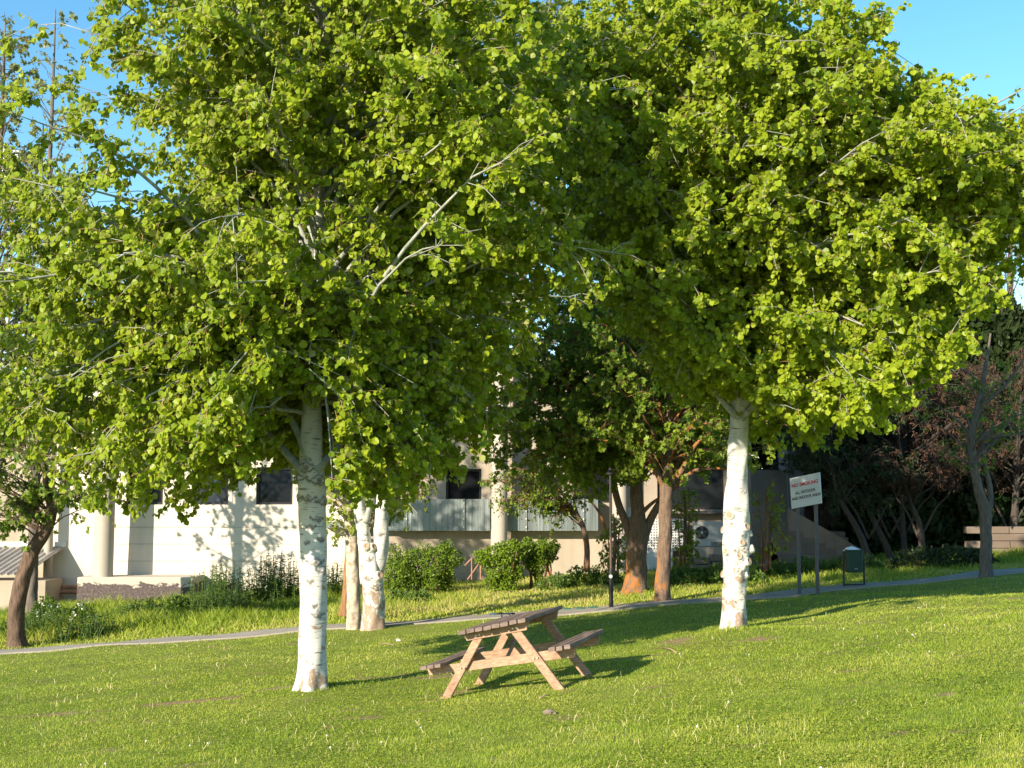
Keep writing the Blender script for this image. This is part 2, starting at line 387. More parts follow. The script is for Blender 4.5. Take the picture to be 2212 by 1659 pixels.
nx,ny=X.shape; i=np.arange(nx-1)[:,None]*ny+np.arange(ny-1)[None,:]
Q=np.stack([i,i+ny,i+ny+1,i+1],-1).reshape(-1,4)
g=Geo().add(np.stack([X,Y,Z],-1),[Q],0,dirt=dirt(X,Y).ravel())
tag(g.build('lawn',M['lawn'],smooth=True),kind='structure')
px_=np.arange(-40,40.01,.4); rows=[]
for k_ in range(5):
    yy=path_near(px_)+PATHW*k_/4+.04*(vnoise(px_,px_*0,1.3,9+k_)-.5)*(1 if k_ in(0,4) else 0)
    rows.append(np.stack([px_,yy,ground(px_,yy)+.03],-1))
sk0=rows[0].copy();sk0[:,2]-=.12;sk1=rows[-1].copy();sk1[:,2]-=.12
P=np.stack([sk0]+rows+[sk1],0); a,b=P.shape[:2]; i=np.arange(a-1)[:,None]*b+np.arange(b-1)[None,:]
g=Geo().add(P,[np.stack([i,i+1,i+b+1,i+b],-1).reshape(-1,4)])
tag(g.build('path',M['path']),kind='structure')
# ------------------------------------------------------------------ grass
rng=np.random.default_rng(3)
def blades(x,y,h,wd,tint,lean=.5,rng=rng):
    n=len(x); z=ground(x,y)-.004; a=rng.uniform(0,2*np.pi,n); b=rng.uniform(0,2*np.pi,n)
    l=rng.uniform(.15,1,n)*lean*h; s=np.stack([np.cos(a),np.sin(a),0*a],-1)*(wd/2)[:,None]
    d=np.stack([np.cos(b)*l,np.sin(b)*l,h],-1); p=np.stack([x,y,z],-1)
    mid=p+d*np.array([.38,.38,.58]); V=np.stack([p-s,p+s,mid+s*.75,mid-s*.75,p+d],1)
    o=(np.arange(n)*5)[:,None]
    return V.reshape(-1,3),[o+np.array([[0,1,2,3]]),o+np.array([[3,2,4]])],np.repeat(tint,5)
def lawn_sample(n,D0,D1,p,half=.50):
    u=rng.uniform(0,1,n)
    e=1-p; D=(D0**e+u*(D1**e-D0**e))**(1/e)
    return rng.uniform(-half,half,n)*D,D
def tint_map(x,y,n):
    m=vnoise(x,y,.55,11)*.34+vnoise(x,y,1.9,12)*.33+vnoise(x,y,7,13)*.33; m=.5+(m-.5)*1.5
    t=.10+.75*m+rng.normal(0,.13,n); st=rng.uniform(0,1,n)<.035; t=np.clip(t,0,.82); t[st]=rng.uniform(.86,1,st.sum()); return t
G=Geo()
x,y=lawn_sample(430000,7.2,29.5,1.6)
keep=(y<path_near(x)-.02)&(rng.uniform(0,1,len(x))>dirt(x,y)*.97)&~((x<0)&(y>29))
x,y=x[keep],y[keep]; n=len(x)
hh=(.009+.017*vnoise(x,y,2.1,21)+.011*vnoise(x,y,.5,22))*rng.uniform(.6,1.35,n)
near_tree=np.exp(-((x+2.4)**2+(y-15.4)**2)/.25)+np.exp(-((x-3.0)**2+(y-17.4)**2)/.3)
near_tree=near_tree+np.exp(-((y-path_near(x))/.25)**2)*.5
hh=hh*(1+1.3*near_tree)
V,Fs,t=blades(x,y,hh,np.maximum(.0042,y*.00042)*rng.uniform(.7,1.4,n),tint_map(x,y,n),.9)
G.add(V,Fs,0,tint=t)
tag(G.build('lawn_grass',M['grass']),'short mown lawn grass with bare earth patches around the picnic table','grass',kind='stuff')
# rough grass on the bank beyond the path
G=Geo(); n=150000
y=rng.uniform(27.5,43,n)**1.0; x=rng.uniform(-.5,.5,n)*y
k=(y>path_near(x)+PATHW+.03)&(rng.uniform(0,1,n)>dirt(x,y)*.85); x,y=x[k],y[k]; n=len(x)
depth=y-path_near(x)-PATHW
tall=sm(.3,3.0,depth)*np.interp(x,[-13,-9,-4,0,4,9,13],[1.0,1.0,.75,.16,.2,.4,.5])
hh=(.05+.30*tall*(.3+vnoise(x,y,.9,31)))*rng.uniform(.5,1.4,n)
t=np.clip(tint_map(x,y,n)+.12-.25*tall+np.interp(x,[-6,-1,5,8],[.03,.20,.20,.02]),0,.9)
V,Fs,t=blades(x,y,hh,rng.uniform(.012,.03,n),t,1.0); G.add(V,Fs,0,tint=t)
tag(G.build('bank_grass',M['grass']),'rough uncut grass on the bank between the path and the building','grass',kind='stuff')
# clover and broad leaves in the lawn
G=Geo(); x,y=lawn_sample(190000,7.2,26,1.8); m=(vnoise(x,y,.8,41)*.6+vnoise(x,y,3,42)*.4>.48)&(y<path_near(x)-.1); x,y=x[m],y[m]; n=len(x)
a=rng.uniform(0,2*np.pi,n); s=rng.uniform(.010,.026,n); z=ground(x,y)+rng.uniform(.006,.03,n)
d=np.stack([np.cos(a),np.sin(a),rng.uniform(-.1,.6,n)],-1); e=np.stack([-np.sin(a),np.cos(a),rng.uniform(-.4,.4,n)],-1); p=np.stack([x,y,z],-1)
V=np.stack([p,p+(d*.5+e*.35)*s[:,None],p+d*s[:,None],p+(d*.5-e*.35)*s[:,None]],1); o=(np.arange(n)*4)[:,None]
G.add(V,[o+np.array([[0,1,2,3]])],0,tint=np.repeat(np.clip(rng.normal(.45,.22,n),0,.85),4))
tag(G.build('clover_cover',M['grass']),'low broad leaved clover and dandelion leaves mixed through the lawn','ground cover',kind='stuff')
# pale seed stalks and dandelion clocks
G=Geo(); x,y=lawn_sample(2400,7.3,28,1.35); m=(vnoise(x,y,.7,51)*.5+vnoise(x,y,2.6,52)*.5>.53)&(y<path_near(x)-.1); x,y=x[m],y[m]; n=len(x)
z=ground(x,y); h=rng.uniform(.025,.07,n); a=rng.uniform(0,2*np.pi,n); l=h*rng.uniform(0,.9,n)
S=np.stack([x,y,z],-1); E=S+np.stack([np.cos(a)*l,np.sin(a)*l,h],-1); Mi=(S+E)/2+rng.normal(0,.004,(n,3))
rr=np.maximum(.0018,y*.00016); V,Q=tubes_batch(S,Mi,E,rr*1.4,rr,3); G.add(V,[Q],0,tint=np.repeat(rng.uniform(0,.42,n),9))
cl=rng.uniform(0,1,n)<.06
c=E[cl]; rad=rng.uniform(.005,.011,len(c)); oc=np.array([[1,0,0],[-1,0,0],[0,1,0],[0,-1,0],[0,0,1],[0,0,-1]],float)
V=c[:,None]+oc[None]*rad[:,None,None]; ft=np.array([[0,2,4],[2,1,4],[1,3,4],[3,0,4],[2,0,5],[1,2,5],[3,1,5],[0,3,5]])
G.add(V,[((np.arange(len(c))*6)[:,None,None]+ft[None]).reshape(-1,3)],0,tint=np.repeat(rng.uniform(.7,1,len(c)),6))
tag(G.build('seed_stalk_cover',M['stalk']),'pale dry grass stalks and dandelion clocks scattered over the lawn','seed stalks',kind='stuff')
# ------------------------------------------------------------------ trees
def mkshape(half,cup=.22,curl=.12):
    u=[h[0] for h in half]; v=[h[1] for h in half]; m=len(half)
    U=np.array(u+u[1:-1][::-1]); Vv=np.array(v+[-q for q in v[1:-1]][::-1])
    W=cup*np.abs(Vv)-curl*U*U
    f1=list(range(m))[::-1]; f2=[0]+list(range(m-1,2*m-2)); f2=f2[::-1]
    return U,Vv,W,np.array([f1]),np.array([f2])
SH={'aspen':mkshape([(0,0),(.08,.33),(.40,.53),(.76,.36),(1,0)]),
 'maple':mkshape([(0,0),(-.10,.30),(.20,.24),(.30,.60),(.50,.22),(.66,.27),(1,0)],.15),
 'oval':mkshape([(0,0),(.3,.27),(.7,.23),(1,0)],.3),
 'lance':mkshape([(0,0),(.3,.15),(.7,.11),(1,0)],.3,.25)}
def leaves(G,p,d,nrm,s,shape,tint,mat=0):
    U,Vv,W,f1,f2=SH[shape]; d=norm(d); nrm=norm(nrm-d*np.sum(nrm*d,1,keepdims=True)); sd_=np.cross(nrm,d)
    V=p[:,None]+s[:,None,None]*(U[None,:,None]*d[:,None]+Vv[None,:,None]*sd_[:,None]+W[None,:,None]*nrm[:,None])
    o=(np.arange(len(p))*len(U))[:,None]
    G.add(V.reshape(-1,3),[o+f1,o+f2],mat,tint=np.repeat(tint,len(U)))
def at_height(P,z):
    zz=P[:,2]; return np.array([np.interp(z,zz,P[:,0]),np.interp(z,zz,P[:,1]),z])
def bez(a,b,c,n):
    t=np.linspace(0,1,n)[:,None]; return (1-t)**2*a+2*t*(1-t)*b+t*t*c
class Crown:
    """limbs, side branches, twigs and leaves of one tree"""
    def __init__(s,rng,TP,TR,branch_mat=0,twig_mat=1): s.r=rng;s.TP=np.asarray(TP);s.TR=np.asarray(TR);s.W=Geo();s.lim=[];s.lr=[];s.sec=[];s.bm=branch_mat;s.tm=twig_mat;s.L=Geo();s.cen=s.TP.mean(0)
    def limb(s,P,r0,r1=.006,sides=7,force=.0):
        s.lim.append((np.asarray(P),r0)); s.lr.append((r1,sides,force))
    def ends(s,E,zs0,zs1,rise=.75,arch=.4,wob=.06,rk=(.010,.009)):
        for e in E:
            zt=e[2]; c=at_height(s.TP,np.clip(zt,zs0,zs1)); Rr=np.hypot(e[0]-c[0],e[1]-c[1])
            zs=zt-rise*Rr*s.r.uniform(.6,1.2); zs=zs0+s.r.uniform(0,1)**.7*min(1.7,(zs1-zs0)*.45) if zs<zs0+.1 else min(zs,zs1); S=at_height(s.TP,zs)
            hor=e-S; up=hor[2]; hor=hor*np.array([1,1,0])
            C=S+hor*.45+np.array([0,0,max(up*.55,0)+arch*Rr*s.r.uniform(.4,1.0)])
            P=bez(S,C,e,11); w_=s.r.normal(0,wob*Rr/3,(11,3)); w_[0]=0; P=P+np.cumsum(w_,0)*.45
            tr=np.interp(zs,s.TP[:,2],s.TR); s.limb(P,min(tr*.62,rk[0]+rk[1]*Rr))
    def sides(s,dens,ln,s0=.25,up=-.05,spread=.75,r=.006):
        s.lim=s.lim; s.si=[]
        for li,(P,r0) in enumerate(s.lim):
            seg=np.linalg.norm(np.diff(P,axis=0),axis=1); Lg=seg.sum(); k=max(2,int(Lg*dens)); t=s.r.uniform(s0,1,k); t[0]=1
            x=t*(len(P)-1); i=np.minimum(x.astype(int),len(P)-2); f=(x-i)[:,None]
            b=P[i]*(1-f)+P[i+1]*f; T=norm(P[i+1]-P[i])
            d=norm(T*.55+s.r.normal(0,spread,(k,3))*np.array([1,1,.75])+np.array([0,0,up]))
            l=ln*s.r.uniform(.45,1.15,k)*(1.2-.45*t)
            e=b+d*l[:,None]; e[:,2]-=.18*l*l/ln; m=(b+e)/2; m[:,2]+=.09*l
            s.sec.append((b,m,e,l)); s.si.append(np.stack([np.full(k,li),t],1))
        s.sec=[np.concatenate([q[j] for q in s.sec]) for j in range(4)]; s.si=np.concatenate(s.si)
    def draw_limbs(s,ks=None):
        for li,(P,r0) in enumerate(s.lim):
            r1,sides,force=s.lr[li]; t1=1.0
            if sides==0: continue
            if ks is not None:
                q=(s.si[:,0]==li)&ks; t1=max(float(s.si[q,1].max()) if q.sum()>=2 else 0.,force)
            if t1<.3: continue
            n=len(P); m=max(3,int(round(t1*(n-1)))+1); rr=np.linspace(r0,r1,n)[:m]; rr[-1]*=.5; s.W.add(*tube(P[:m],rr,sides),s.bm)
    def foliage(s,tws,twl,nl,size,shape,reject=None,grav=.45,sunw=.55,outw=.25,tint=(.5,.25),wood_r=(.0065,.003),twr=.0022,petiole=.045,drop=.0):
        b,m,e,l=s.sec; r=s.r
        k=np.maximum(2,(l/tws).astype(int)); idx=np.repeat(np.arange(len(l)),k); n=len(idx)
        t=r.uniform(.15,1,n)[:,None]; B=np.where(t<.5,b[idx]+(m[idx]-b[idx])*t*2,m[idx]+(e[idx]-m[idx])*(t*2-1))
        d=norm(norm(e-b)[idx]*.5+r.normal(0,.62,(n,3))+np.array([0,0,-grav])); L=twl*r.uniform(.45,1.2,n)
        E=B+d*L[:,None]; keep=np.ones(n,bool)
        if reject is not None: keep&=~reject(E)
        if drop: keep&=r.uniform(0,1,n)>drop
        B,d,L,E=B[keep],d[keep],L[keep],E[keep]; n=len(B)
        kept=np.bincount(idx[keep],minlength=len(l)); ks=(kept>=.45*k)&(kept>0)
        if reject is not None: ks&=~reject(e)
        s.draw_limbs(ks)
        V,Q=tubes_batch(b[ks],m[ks],e[ks],wood_r[0],wood_r[1],4); s.W.add(V,[Q],s.bm)
        Mi=(B+E)/2+r.normal(0,.01,(n,3)); V,Q=tubes_batch(B,Mi,E,twr*1.5,twr*.8,3); s.W.add(V,[Q],s.tm)
        # leaves
        kk=r.integers(max(1,int(nl*.6)),int(nl*1.4)+1,n); ix=np.repeat(np.arange(n),kk); c=len(ix)
        t=r.uniform(.12,1.05,c)[:,None]; p=B[ix]+(E-B)[ix]*t
        rd=norm(r.normal(0,1,(c,3))); pet=norm(rd+np.array([0,0,-.55]))*petiole*r.uniform(.5,1.3,c)[:,None]; p=p+pet
        out=norm(p-s.cen)
        dd=norm(r.normal(0,.6,(c,3))+out*.25+np.array([0,0,-.75]))
        nn=norm(r.normal(0,.62,(c,3))+SUNV*sunw+out*outw)
        sz=size*np.clip(r.normal(1,.27,c),.45,1.6)
        tw=r.normal(0,tint[1]*.85,n)[ix]
        leaves(s.L,p,dd,nn,sz,shape,np.clip(tint[0]+tw+r.normal(0,tint[1],c),0,1))
        s.nleaf=c
def env_ends(rng,n,base,zs,left,right,fb,zlo,zhi,umin=.5,zpow=1.0,front=1.,back=1.):
    out=[]
    za=np.sort(zlo+(zhi-zlo)*rng.uniform(0,1,n)**zpow); 
    az=(np.arange(n)*2.39996+rng.uniform(-.3,.3,n))
    for z,a in zip(za,az):
        c=math.cos(a); Rl,Rr,Rf=[np.interp(z,zs,q) for q in(left,right,fb)]; Rf=Rf*(front if math.sin(a)<0 else back)
        Rd=c*c*(Rr if c>0 else Rl)+(1-c*c)*Rf
        u=umin+(1-umin)*rng.uniform(0,1)**.6
        out.append(np.array([base[0]+c*Rd*u,base[1]+math.sin(a)*Rd*u,base[2]+z]))
    return out
def trunk_geo(P,r,sides=64,rings=240,fine=None,knots=(),flare=None,lump=.03,seed=0,hs=7.0,flake0=.16,flakeh=.35,flake_mid=0.,roots=5,cs=1.0):
    P=np.asarray(P,float); z0=P[0,2]
    tt=np.linspace(0,1,rings); m_=len(P)-1
    tt=tt*m_ if fine is None else np.where(tt<.85,tt/.85*fine,fine+(tt-.85)/.15*(m_-fine))
    big=smooth_path(P,m_*40+1); Ps=np.stack([np.interp(tt,np.linspace(0,m_,m_*40+1),big[:,a]) for a in range(3)],1); rs=np.interp(tt,np.arange(len(P)),r)
    V,Fs=tube(Ps,rs,sides); body=V[:sides*rings].reshape(rings,sides,3); cen=Ps[:,None]
    dv=body-cen; rad=np.linalg.norm(dv,axis=2,keepdims=True); u=dv/rad
    ang=np.arctan2(u[...,0],-u[...,1]); zz=np.broadcast_to((Ps[:,2]-z0)[:,None],ang.shape)
    disp=np.zeros_like(ang); scar=np.zeros_like(ang); knot=np.zeros_like(ang); flake=np.full_like(ang,-.03)
    disp+=lump*rad[...,0]*np.sin(ang*3+zz*4+seed)*np.sin(zz*5+seed)+lump*.8*rad[...,0]*np.sin(ang*5-zz*9+seed*2)
    if flare: disp+=flare*np.exp(-zz/.13)*(1+.55*np.sin(ang*roots+seed))
    nz=vnoise(ang*3+seed,zz*9,1.,3)
    flake+=flake0*np.exp(-zz/flakeh)+flake_mid*np.exp(-((zz-.75)/.45)**2)-.13*sm(1.3,2.4,zz)
    for (a,z,kr,pr,*o) in knots:
        du=(np.mod(ang-R(a)+np.pi,2*np.pi)-np.pi)*rad[...,0]; dz=zz-z; d=np.hypot(du,dz*1.05)/kr
        disp+=.75*pr*np.exp(-(d*.75)**4)-pr*.4*np.exp(-(d/.35)**2)
        if not o: 
            knot=np.maximum(knot,np.exp(-(d/.42)**4)); scar=np.maximum(scar,.8*cs*np.exp(-((d-.5)/.13)**2)*(nz>.25))
        wv=.012*np.sin(du*90+a)+.006*np.sin(du*240)
        for sgn,off,wd in((-1,.9,2.9),(1,1.05,1.3)):
            line=dz-sgn*(-0)-(sgn*(off*kr)+(-sgn)*.5*np.abs(du))+wv*.6
            f=np.exp(-(line/(.012+.010*nz))**2)*(np.abs(du)<wd*kr*(.75+.5*nz)); scar=np.maximum(scar,f*(.95 if sgn<0 else .7)*cs)
            disp-=.006*f
    body=cen+u*(rad+disp[...,None]); V[:sides*rings]=body.reshape(-1,3)
    full=lambda q:np.concatenate([q.ravel(),np.zeros(len(V)-q.size)])
    G=Geo().add(V,Fs,0,h=full(zz/hs),scar=full(np.clip(scar,0,1)),knot=full(np.clip(knot,0,1)),flake=full(flake))
    return G,Ps,rs
def stub(parent,Ps,rs,a,z,length,r,tilt=25,mats=None,name='branch_stub'):
    c=at_height(Ps,Ps[0,2]+z); tr=float(np.interp(Ps[0,2]+z,Ps[:,2],rs)); d=np.array([math.sin(R(a))*math.cos(R(tilt)),-math.cos(R(a))*math.cos(R(tilt)),math.sin(R(tilt))])
    s0=c+d*(tr*.35); L=tr*.65+length*.62
    t=np.array([0,.45,.75,.93,1.0]); rr=np.array([2.1,1.5,1.12,1.04,.84])*r
    V,Fs=tube(s0+d*(t*L)[:,None],rr,14,False); k=14*4
    G=Geo().add(V,Fs,0,flake=0.,h=.1)
    e=s0+d*L; rim=V[k:k+14]; inner=e+(rim-e)*.45-d*r*.05; cen=e-d*r*.28
    G.add(np.concatenate([rim,inner,cen[None]]),[np.array([[j,(j+1)%14,14+(j+1)%14,14+j] for j in range(14)]),np.array([[14+j,14+(j+1)%14,28] for j in range(14)])],1)
    G.build(name,mats,parent,smooth=False)
def pxpath(lst,D): return np.array([px(a,b,D if len(q)==0 else q[0]) for a,b,*q in lst])
def finish(root,C,trunkG,Ps,bark,leafm,limbm,twigm,smooth=True):
    trunkG.build('trunk',bark,root,smooth=smooth)
    if C is not None:
        if C.W.n: C.W.build('branches',[limbm,twigm],root,smooth=True)
        if C.L.n: C.L.build('crown',leafm,root)
ASP=[M['aspen_bark'],M['stub']]
# ---- big aspen beside the table
rng=np.random.default_rng(11)
B2XY=gpx(1585,1358)[:2]; b=gpx(672,1487); D=b[1]; sc_=F/D
TP=pxpath([(672,1500),(674,1440),(677,1300),(677,1180),(674,1060),(673,980),(674,880),(682,760),(690,600),(688,420),(694,200),(700,0),(704,-240),(708,-420)],D)
TR=np.array([.172,.164,.157,.156,.164,.138,.115,.085,.068,.058,.045,.034,.018,.008])
ka=[(-15,2.62,.062,.05),(38,2.47,.062,.055),(-62,2.50,.055,.045),(-8,2.26,.035,.02),(62,2.22,.05,.04),(32,2.02,.03,.015),(0,1.93,.022,.008),(20,1.52,.045,.03),(58,1.42,.04,.025),(-4,1.30,.016,.006),(14,1.02,.012,.004),(30,.92,.035,.016),(-70,2.28,.04,.03),(-22,1.75,.014,.003),(48,1.78,.018,.006)]
root=empty('aspen_tree',b,'large white barked aspen with dark knots standing left of the picnic table','tree','aspens on the lawn')
tg,Ps,rs=trunk_geo(TP,TR,96,460,6.2,ka,flare=.055,seed=1.3,flake0=.20,flakeh=.25,flake_mid=.045)
C=Crown(rng,Ps,rs)
zs=[1.8,2.2,2.8,4,5,6,7.3,8.2,9.5,10.6]; 
eL=[2.0,3.2,4.3,4.7,4.7,4.3,3.2,2.4,1.6,.4]; eR=[1.2,1.8,2.6,3.3,3.6,3.7,3.6,3.2,2.0,.4]; eF=[1.2,1.8,2.4,2.8,2.9,2.9,2.6,2.1,1.0,.2]
bz=0-b[2]
E=env_ends(rng,165,(b[0],b[1],0),zs,eL,eR,eF,2.0,10.2,front=.86,back=1.25)
E+=[e for e in env_ends(rng,70,(b[0],b[1],0),zs,eL,eR,eF,1.75,3.2,.5,1.,.8,1.1)]
def inc(e):  # limb ends dropped here so sun passes through to the right aspen
    q=e[:2]-B2XY; n_=np.hypot(SUNV[0],SUNV[1]); lat=abs(q[0]*SUNV[1]-q[1]*SUNV[0])/n_; hd=(q@SUNV[:2])/n_; return lat<.6 and hd>0 and e[2]-hd*math.tan(SUN_EL)<3.0
E=[e for e in E if not inc(e)]
for q in ([(668,1000),(640,935),(598,860),(560,790),(520,700),(470,640)],[(664,1030),(610,975),(560,930),(480,900),(400,920),(330,970)],[(680,1020),(720,970),(760,920),(800,880),(850,870),(905,920)],[(690,860),(720,780),(790,720),(880,690),(980,720)],[(668,830),(640,700),(600,560),(560,450),(500,360)],[(560,670),(360,662),(230,680),(110,690)]):
    P=smooth_path(pxpath(q,D-.12),12); P[:,1]+=np.linspace(0,rng.uniform(.1,1.3),12); C.limb(P,.055,.008,7,.45)
C.ends(E,2.8,9.2,rise=.85,arch=.30)
C.sides(6.2,.95)
xz=[-5.2,-3.9,-2.9,-2.3,-1.8,-1.3,-.9,-.25,0,.3,.8,1.3,1.9,2.4,2.9,3.4]; mz=[2.75,2.5,2.15,1.75,1.8,2.12,2.30,2.38,2.5,2.0,1.85,2.25,2.45,2.85,3.45,4.3]
def rejA(p,r=rng):
    dx=p[:,0]-b[0]; dy=p[:,1]-b[1]; lim=np.interp(dx,xz,mz)+r.normal(0,.10,len(p))
    lim=lim+np.where(dy<0,.06*np.abs(dy),0)
    q=p[:,:2]-B2XY; lat=np.abs(q[:,0]*SUNV[1]-q[:,1]*SUNV[0])/np.hypot(SUNV[0],SUNV[1])
    hd=(q@SUNV[:2])/np.hypot(SUNV[0],SUNV[1]); corr=(lat<.5)&(hd>0)&(p[:,2]-hd*math.tan(SUN_EL)<2.75)  # crown gap cut along the sun's path to light the right trunk
    return (p[:,2]<lim)|((np.abs(dx)<.42)&(dy<.35)&(p[:,2]<3.15))|((np.abs(dx-.1)<.22)&(dy<.2)&(p[:,2]<3.9)&(p[:,2]>3.15)&(r.uniform(0,1,len(p))<.6))|(p[:,2]>10.4)|corr
C.foliage(.105,.28,14,.060,'aspen',rejA,tint=(.54,.26),sunw=1.25)
finish(root,C,tg,Ps,ASP,M['aspen_leaf'],M['limb'],M['twig']); print('aspen1 leaves',C.nleaf)
# ---- right aspen
rng=np.random.default_rng(23)
b2=gpx(1585,1358); D2=b2[1]
TP=pxpath([(1585,1372),(1586,1320),(1588,1260),(1591,1190),(1591,1110),(1592,1040),(1594,960),(1597,890),(1592,800),(1575,680),(1556,520),(1560,300),(1585,100),(1595,-80),(1600,-260)],D2)
TR=np.array([.182,.168,.165,.190,.190,.150,.138,.130,.085,.075,.066,.055,.042,.028,.010])
kb=[(-30,1.60,.05,.03),(15,1.43,.05,.02),(25,1.25,.045,.02),(-15,1.22,.05,.03),(5,1.10,.05,.03),(40,1.0,.05,.03),(0,.92,.04,.03),(30,2.05,.02,.006),(-10,2.35,.02,.006),(55,2.6,.03,.012)]
root=empty('aspen_tree',b2,'white barked aspen with stubby cut branch knobs on its trunk, near the no smoking sign','tree','aspens on the lawn')
tg,Ps,rs=trunk_geo(TP,TR,96,460,7.0,kb,flare=.05,seed=4.1,flake0=.18,flakeh=.3,flake_mid=.075,lump=.06,cs=.28)
for (a,z,l,r_) in ((-38,1.66,.055,.062),(36,1.50,.06,.062),(-78,1.45,.075,.055),(14,1.27,.055,.05),(3,1.08,.06,.05),(48,1.00,.10,.062),(74,1.17,.13,.058),(-76,.82,.08,.058),(-12,.88,.035,.04),(-58,1.14,.06,.05),(84,1.40,.07,.05),(62,.82,.06,.05)):
    stub(root,Ps,rs,a,z,l,r_,18,ASP)
C=Crown(rng,Ps,rs)
zs=[2.3,2.9,3.4,4,5,6,7,8,8.8,9.4,11.2]
eL=[.6,1.0,1.4,1.8,2.4,2.8,3.1,3.0,2.8,2.3,.5]; eR=[1.6,2.6,3.3,4.3,5.2,5.6,5.6,5.2,3.4,2.4,.4]; eF=[1.2,1.9,2.2,2.5,2.9,3.0,3.0,2.8,2.3,1.8,.3]
E=env_ends(rng,185,(b2[0],b2[1],0),zs,eL,eR,eF,2.9,10.4,back=1.2)
E+=[e for e in env_ends(rng,40,(b2[0],b2[1],0),zs,eL,eR,eF,2.8,4.2,.5)]
E+=[np.array([b2[0]+rng.uniform(2.2,6.2),b2[1]+rng.uniform(-1.8,1.4),rng.uniform(6.2,7.9)]) for _ in range(40)]+[np.array([b2[0]+rng.uniform(1.2,3.2),b2[1]+rng.uniform(-1.6,1.4),rng.uniform(7.4,8.8)]) for _ in range(22)]
E=[e for e in E if not ((e[0]-b2[0]>1.7) and e[2]>(8.8-.7*(e[0]-b2[0]-1.9) if e[0]-b2[0]<3.1 else 7.95-.22*(e[0]-b2[0]-3.1)))]
for q in ([(1592,900),(1555,850),(1515,790),(1492,740),(1470,660),(1420,590)],[(1600,905),(1638,868),(1690,830),(1760,790),(1850,800),(1940,860)],[(1606,880),(1660,790),(1720,690),(1800,640),(1930,640),(2060,690)],[(1580,720),(1620,620),(1700,540),(1800,500),(1950,500)],[(1570,600),(1500,520),(1440,420),(1390,330)],[(1560,400),(1640,330),(1760,270),(1900,240),(2040,200)]):
    P=smooth_path(pxpath(q,D2-.12),12); P[:,1]+=np.linspace(0,rng.uniform(0,1.2),12); C.limb(P,.058,.008,7,.45)
C.ends(E,3.4,9.4,rise=.85,arch=.30)
C.sides(6.2,1.0)
xz2=[-2.6,-1.9,-1.5,-.9,-.5,-.12,.2,.5,1.0,1.5,2.0,2.4,3.2,3.8,4.3]; mz2=[6.0,5.3,4.9,3.95,3.6,3.55,3.2,2.88,2.85,2.9,3.05,3.45,3.9,4.7,5.4]
def rejB(p,r=rng):
    dx=p[:,0]-b2[0]; dy=p[:,1]-b2[1]; lim=np.interp(dx,xz2,mz2)+r.normal(0,.12,len(p))+np.where(dy<0,.06*np.abs(dy),-.0*dy)
    return (p[:,2]<lim)|(p[:,2]>10.4)|((dx>1.9)&(p[:,2]>np.where(dx<3.1,8.9-.7*(dx-1.9),8.05-.22*(dx-3.1))+.3*np.sin(dx*5)+r.normal(0,.1,len(p))+dy*.40))
C.foliage(.105,.28,14,.064,'aspen',rejB,tint=(.58,.26),sunw=1.25)
finish(root,C,tg,Ps,ASP,M['aspen_leaf'],M['limb'],M['twig']); print('aspen2 leaves',C.nleaf)
# ---- forked aspen behind
rng=np.random.default_rng(31)
b3=gpx(805,1360); D3=b3[1]
root=empty('aspen_tree',b3,'forked white aspen with carved bark standing by the path behind the big aspen','tree','aspens on the lawn')
TP=pxpath([(807,1372),(807,1330),(807,1280),(803,1235),(788,1170),(779,1110),(773,1070),(760,960),(742,820),(728,680),(722,500),(720,250),(724,-250)],D3)
TR=np.array([.245,.225,.215,.20,.135,.128,.124,.11,.09,.075,.06,.045,.02])
kc=[(-20,1.15,.05,.02),(30,.95,.06,.03),(10,1.5,.03,.01),(-25,2.3,.03,.012),(35,2.0,.02,.01),(0,1.9,.02,.006)]
tg,Ps,rs=trunk_geo(TP,TR,72,360,6.5,kc,flare=.05,seed=2.2,flake0=.30,flakeh=.9,lump=.05)
TP2=pxpath([(812,1240),(822,1190),(824,1120),(824,1060),(830,980),(838,900),(828,760),(800,600),(778,420),(772,250),(770,-60),(768,-420)],D3+.05)
TR2=np.array([.15,.155,.15,.145,.13,.115,.10,.088,.075,.06,.045,.02])
tg2,Ps2,rs2=trunk_geo(TP2,TR2,64,300,5,[(0,.8,.03,.01),(25,1.3,.025,.008)],seed=5.5,flake0=.05,flakeh=.4,lump=.04)
tg2.build('second_stem',ASP,root,smooth=True)
for (a,z,l,r_) in ((5,1.72,.12,.075),(50,1.70,.13,.075),(40,1.12,.13,.085)): stub(root,Ps,rs,a,z,l,r_,20,ASP)
C=Crown(rng,np.concatenate([Ps[:60:4],Ps2[::4]]),np.concatenate([rs[:60:4],rs2[::4]]))
o=np.argsort(C.TP[:,2]); C.TP=C.TP[o]; C.TR=C.TR[o]
for q in ([(838,1010),(858,975),(872,950),(900,890),(960,830)],[(790,1130),(800,1090),(812,1040)]): C.limb(smooth_path(pxpath(q,D3-.1),10),.075,.03,8,1.)
E=env_ends(rng,150,(b3[0],b3[1],0),[3.2,4,5,7,9,12,14.5,16.5],[2.4,3.4,4.0,4.4,4.5,4.3,3.2,.5],[2.4,3.6,4.4,5.0,5.2,5.0,3.6,.5],[2.2,3.0,3.8,4.2,4.4,4.2,3.0,.4],3.6,16)
C.ends(E,3.0,13,rise=.85,arch=.3); C.sides(4.6,1.1)
C.foliage(.135,.32,12,.075,'aspen',lambda p:p[:,2]<3.2+.35*np.abs(p[:,0]-b3[0]-.3),tint=(.5,.24),wood_r=(.009,.004),twr=.003)
finish(root,C,tg,Ps,ASP,M['aspen_leaf'],M['limb'],M['twig'])
